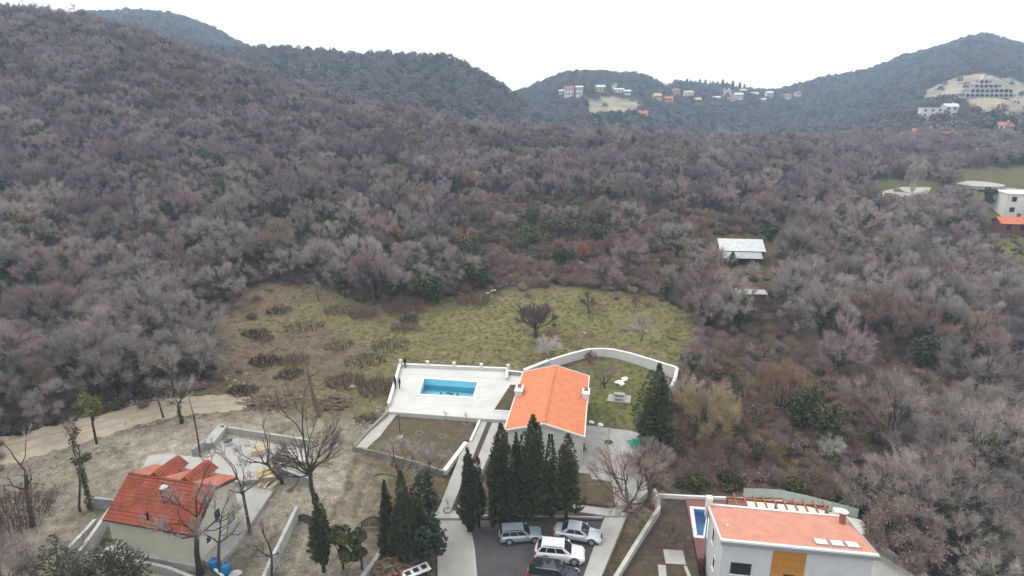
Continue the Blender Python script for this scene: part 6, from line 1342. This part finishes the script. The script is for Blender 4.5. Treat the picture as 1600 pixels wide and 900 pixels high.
def avoid(x, y):
    m_ = np.ones(len(x), bool)
    for pl in [DECK] + [q_[0] for q_ in SLABS.values()] + [[(p[0],p[1]) for p in POOL]]: m_ &= ~inpoly(x, y, [p[:2] for p in pl])
    for (cx, cy, rz, a, b_) in ((4.72,68,-.153,4.8,8),(-31.8,49.5,-.164,4.8,4.2),(22.87,43,-.149,6.2,3.6)):
        dx, dy = x-cx, y-cy; m_ &= ~((np.abs(dx*math.cos(rz)+dy*math.sin(rz)) < a) & (np.abs(-dx*math.sin(rz)+dy*math.cos(rz)) < b_))
    return m_
PX, PYY, PS, PI = [], [], [], []
for poly, step, seed, keep, kinds, s0, s1 in ((SCRUB_R,1.5,1,.9,[0,1,5,3,4,0,2,5],.6,1.25), (SCRUB_A,1.75,2,.9,[0,2,0,4,1,1,3,4],.6,1.5)):
    x, y, r = spread(poly, step, seed, keep); m_ = avoid(x, y); 
    for pl in NO_TREE[:2]: m_ &= ~inpoly(x, y, pl)
    x, y = x[m_], y[m_]; gr = fbm(x, y, .12, 3); PX.append(x); PYY.append(y); PS.append(r.uniform(s0,s1,len(x))*(1+.2*gr)); PI.append(np.array(kinds)[r.randint(len(kinds),size=len(x))])
EDGE_R = W([(1085,470),(1215,470),(1420,540),(1460,660),(1330,640),(1130,560),(1078,545)]); NEARWOOD = [(-130,60),(130,60),(170,175),(-170,175)]
for poly, step, seed, keep, kinds, s0, s1 in ((EDGE_R,1.7,3,.85,[0,1,2,0,4,1],.6,1.3), (NEARWOOD,2.9,4,.8,[0,1,1,3,4,0],.6,1.3)):
    x, y, r = spread(poly, step, seed, keep); m_ = avoid(x, y) & ~inpoly(x, y, CLEAR)
    for pl in NO_TREE[:2]: m_ &= ~inpoly(x, y, pl)
    x, y = x[m_], y[m_]; PX.append(x); PYY.append(y); PS.append(r.uniform(s0,s1,len(x))); PI.append(np.array(kinds)[r.randint(len(kinds),size=len(x))])
# fringe along the edge of the wood
fr_ = np.random.RandomState(9); n_ = len(CLEAR)
for i in range(n_-4):
    a, b_ = Vector(CLEAR[i]), Vector(CLEAR[i+1]); d = (b_-a); k = int(d.length/.33); nrm_ = Vector((-d.y,d.x)).normalized()
    if 13 <= i <= 20: pass
    for j in range(k):
        p = a + d*fr_.rand() + nrm_*fr_.choice([-1,1])*abs(fr_.randn())*4
        if inpoly(p.x + nrm_.x*.01, p.y, CLEAR) and fr_.rand() > .12: continue
        PX.append(np.array([p.x])); PYY.append(np.array([p.y])); PS.append(np.array([fr_.uniform(.5,1.1)])); PI.append(np.array([fr_.choice([0,1,0,3,4])]))
x, y, s_, i_ = map(np.concatenate, (PX, PYY, PS, PI)); m_ = avoid(x, y); x, y, s_, i_ = x[m_], y[m_], s_[m_], i_[m_]
scatter_stuff('undergrowth', np.stack([x,y,terr(x,y)],1), fr_.uniform(0,6.28,len(x)), s_, i_, SH, 'brown bramble and brushwood undergrowth on the slopes round the clearing', 'undergrowth')
# dark low bushes scattered on the cleared slope
DK = mat('dark_bramble', (.036,.027,.025), .95); DKM = shrub(520,.75,1.7,260,tw=.018,wide=.9).mesh('dark_bush', DK); GRM = shrub(521,.5,1.9,240,tw=.016,wide=.95).mesh('green_bush', mat('green_bramble', (.075,.075,.04), .95)); RDM = shrub(522,.9,1.9,240,tw=.018,wide=.85).mesh('red_bush', mat('red_bramble', (.14,.085,.075), .95))
for k, (u, v, s, mm_, lab) in enumerate([(400,522,1.15,DKM,'black bramble clump on the cleared slope, uppermost of the black ones'),(413,530,.8,RDM,'small mauve clump below the uppermost black bramble'),(414,566,1.25,DKM,'wide black bramble clump in the middle of the cleared slope'),(460,565,1.0,RDM,'purple-brown bramble clump right of the wide black one'),(455,585,1.1,DKM,'black bramble clump above the pale stones'),(436,486,1.1,DKM,'dark flat clump near the top of the cleared slope'),(475,511,1.5,GRM,'dark green flat clump on the cleared slope'),(530,485,1.5,GRM,'long green-brown clump at the top of the cleared slope'),(568,492,1.2,RDM,'brown clump right of the long green one'),(632,482,2.0,RDM,'broad reddish bramble clump at the upper left of the meadow'),(610,540,1.5,GRM,'olive clump in the middle left of the meadow'),(570,565,1.4,GRM,'dark green clump below the olive one'),(588,608,1.4,RDM,'purple bramble bush against the pool deck wall'),(540,598,1.3,RDM,'mauve clump between the pruned tree and the pool deck'),(632,512,1.2,RDM,'low mauve clump left of the fallen branch'),(530,540,1.3,GRM,'faded green clump at the centre of the cleared ground'),(380,612,1.0,DKM,'dark clump beside the end of the dirt track'),(640,500,1.0,DKM,'dark clump below the broad reddish one'),(1080,480,1.6,RDM,'brown bush at the right end of the meadow'),(740,470,1.7,RDM,'mauve bush at the upper left corner of the meadow'),(8,812,2.2,RDM,'brown bush at the left edge below the yard')]):
    x, y, z = G(u, v); s *= 1.2; o = obj('bramble_bush', mm_, None, (x,y,z), rnd.uniform(-.4,.3), (s*rnd.uniform(.85,1.15), s*rnd.uniform(.85,1.1), s*rnd.uniform(.8,1.25))); tag(o, lab, 'bush', 'low bramble clumps')
# grass tufts
def tuft(seed, m_, H=.35, n=26):
    r = random.Random(seed); mb = MB()
    for k in range(n): p = Vector((r.uniform(-.3,.3), r.uniform(-.3,.3), -.03)); twig_(mb, p, Vector((r.uniform(-.5,.5), r.uniform(-.5,.5), 1)).normalized(), H*r.uniform(.5,1), .022)
    return mb.mesh('tuft', m_)
GT = [tuft(1, mat('grass_green', (.155,.158,.06), .9, objrand=.25, rrand=.02)), tuft(2, mat('grass_yellow', (.215,.195,.095), .9, objrand=.25, rrand=.02), .4), tuft(3, mat('grass_dry', (.20,.165,.095), .9, objrand=.25), .45), tuft(4, mat('grass_brown', (.105,.078,.05), .9, objrand=.25), .3)]
PX, PYY, PI = [], [], []
for poly, step, seed, keep, kinds in ((MEADOW,.62,11,.75,[0,1,1,2,0]), (CLEAR,1.3,12,.45,[2,3,0,2,3]), (LAWN,.6,13,.6,[0,0,0,1]), (BURNT,.9,15,.5,[3,2,1,3])):
    x, y, r = spread(poly, step, seed, keep); m_ = avoid(x, y) & (y > 43) & ~(inpoly(x, y, YARD) & (r.rand(len(x)) > .3)); x, y = x[m_], y[m_]; g = fbm(x, y, .12, 4); keep2 = r.rand(len(x)) < .55+.4*g; x, y = x[keep2], y[keep2]; PX.append(x); PYY.append(y); PI.append(np.array(kinds)[r.randint(len(kinds),size=len(x))])
x, y, i_ = map(np.concatenate, (PX, PYY, PI)); z = terr(x,y)
tk = np.zeros(len(x), bool); uu, vv = proj(x, y, z)
trk = [(u, v-h) for u, v, h in TR] + [(u, v+h) for u, v, h in TR[::-1]]; keep2 = ~inpoly(uu, vv, trk); x, y, z, i_ = x[keep2], y[keep2], z[keep2], i_[keep2]
scatter_stuff('meadow_grass', np.stack([x,y,z],1), fr_.uniform(0,6.28,len(x)), fr_.uniform(.45,1.1,len(x)), i_, GT, 'tufted green and straw-coloured grass of the meadow and yards', 'grass')
# stones and rubble
def stone(seed):
    r = random.Random(seed); bm = MB(); n = 6
    for rr_, z_ in ((.5,-.1),(.9,.1),(.7,.4),(.2,.55)):
        for j in range(n): t = 2*math.pi*j/n; q = rr_*r.uniform(.7,1.2)*.25; bm.v.append((q*math.cos(t)*1.2, q*math.sin(t), z_*.25*r.uniform(.8,1.2)))
    for i in range(3):
        for j in range(n): bm.f.append((i*n+j,i*n+(j+1)%n,(i+1)*n+(j+1)%n,(i+1)*n+j)); bm.m.append(0)
    bm.f.append(tuple(3*n+j for j in range(n))); bm.m.append(0); return bm.mesh('rubble_stone', M['stone'])
PX, PYY, PS = [], [], []
for line, n_, spread_, s0, s1 in (([(0,690),(110,655),(180,635),(250,618),(330,600)],150,5,.4,1.3), ([(60,735),(200,690),(230,660)],90,9,.5,1.5), ([(150,700),(160,705)],10,4,1,2), ([(350,595),(400,600),(450,632),(520,600)],110,10,.4,1.5), ([(345,540),(470,545),(620,540)],60,8,.4,1.2), ([(0,740),(100,760),(60,800)],70,14,.3,1.0), ([(130,870),(250,860),(300,880)],120,10,.4,1.3), ([(430,870),(460,840)],50,14,.3,.8), ([(540,680),(590,650),(600,630)],60,6,.5,1.5), ([(330,830),(400,800),(430,780)],60,10,.3,.9), ([(1000,850),(1040,870)],50,10,.3,.8), ([(640,562),(790,570)],60,3,.4,1.0), ([(370,620),(400,640),(450,650)],60,10,.4,1.4)):
    for k in range(int(n_*.6)):
        f = fr_.rand()*(len(line)-1); i = min(int(f), len(line)-2); f -= i; u = line[i][0]*(1-f)+line[i+1][0]*f + fr_.randn()*spread_*1.3; v = line[i][1]*(1-f)+line[i+1][1]*f + fr_.randn()*spread_*.6; x, y, z = P(u, v, T(*G(u,v)[:2])) if k % 25 == 0 else G(u, v)
        PX.append(x); PYY.append(y); PS.append(s0 + (s1-s0)*fr_.rand()**2.5)
x, y, s_ = np.array(PX), np.array(PYY), np.array(PS); m_ = avoid(x, y); x, y, s_ = x[m_], y[m_], s_[m_]
scatter_stuff('rubble', np.stack([x,y,terr(x,y)],1), fr_.uniform(0,6.28,len(x)), s_, fr_.randint(0,3,len(x)), [stone(i) for i in range(3)], 'pale stones and rubble strewn along the track and yards', 'rubble')
# row of dark pines on the far ridge
for k in range(16):
    u = 1072 + k*7.2 + rnd.uniform(-2,2); x, y, z = PY(u, 130, 858); z = T(x, y); e = empty('ridge_pine', (x, y, z-.5), 0, 'dark pointed pine in the row on the far ridge', 'conifer', 'pines on the far ridge'); 
    if k == 0: tp = cypress(600, 11, 2.6, 260, 1.1, pine=True, lump=.3); tp = (tp[0].mesh('ridge_pine_trunk', M['bark']), tp[1].mesh('ridge_pine_crown', M['needle']))
    s = rnd.uniform(.7,1.25); e.scale = (s,s,s); obj('trunk', tp[0], e); obj('crown', tp[1], e)
# ------------------------------------------------------------------ haze: the air of the valley
hz = MB().box(-1100, 1100, -60, 1160, -12, 190).build('haze', [], None)
hm = bpy.data.materials.new('haze_air'); hm.use_nodes = True; n = hm.node_tree.nodes; n.clear()
pv = n.new('ShaderNodeVolumePrincipled'); pv.inputs['Color'].default_value = (.54,.75,1.0,1); pv.inputs['Density'].default_value = .00046; pv.inputs['Anisotropy'].default_value = 0.0
on = n.new('ShaderNodeOutputMaterial'); hm.node_tree.links.new(pv.outputs[0], on.inputs['Volume'])
hz.data.materials.append(hm); tag(hz, 'thin blue haze in the valley air', 'haze', kind='stuff')
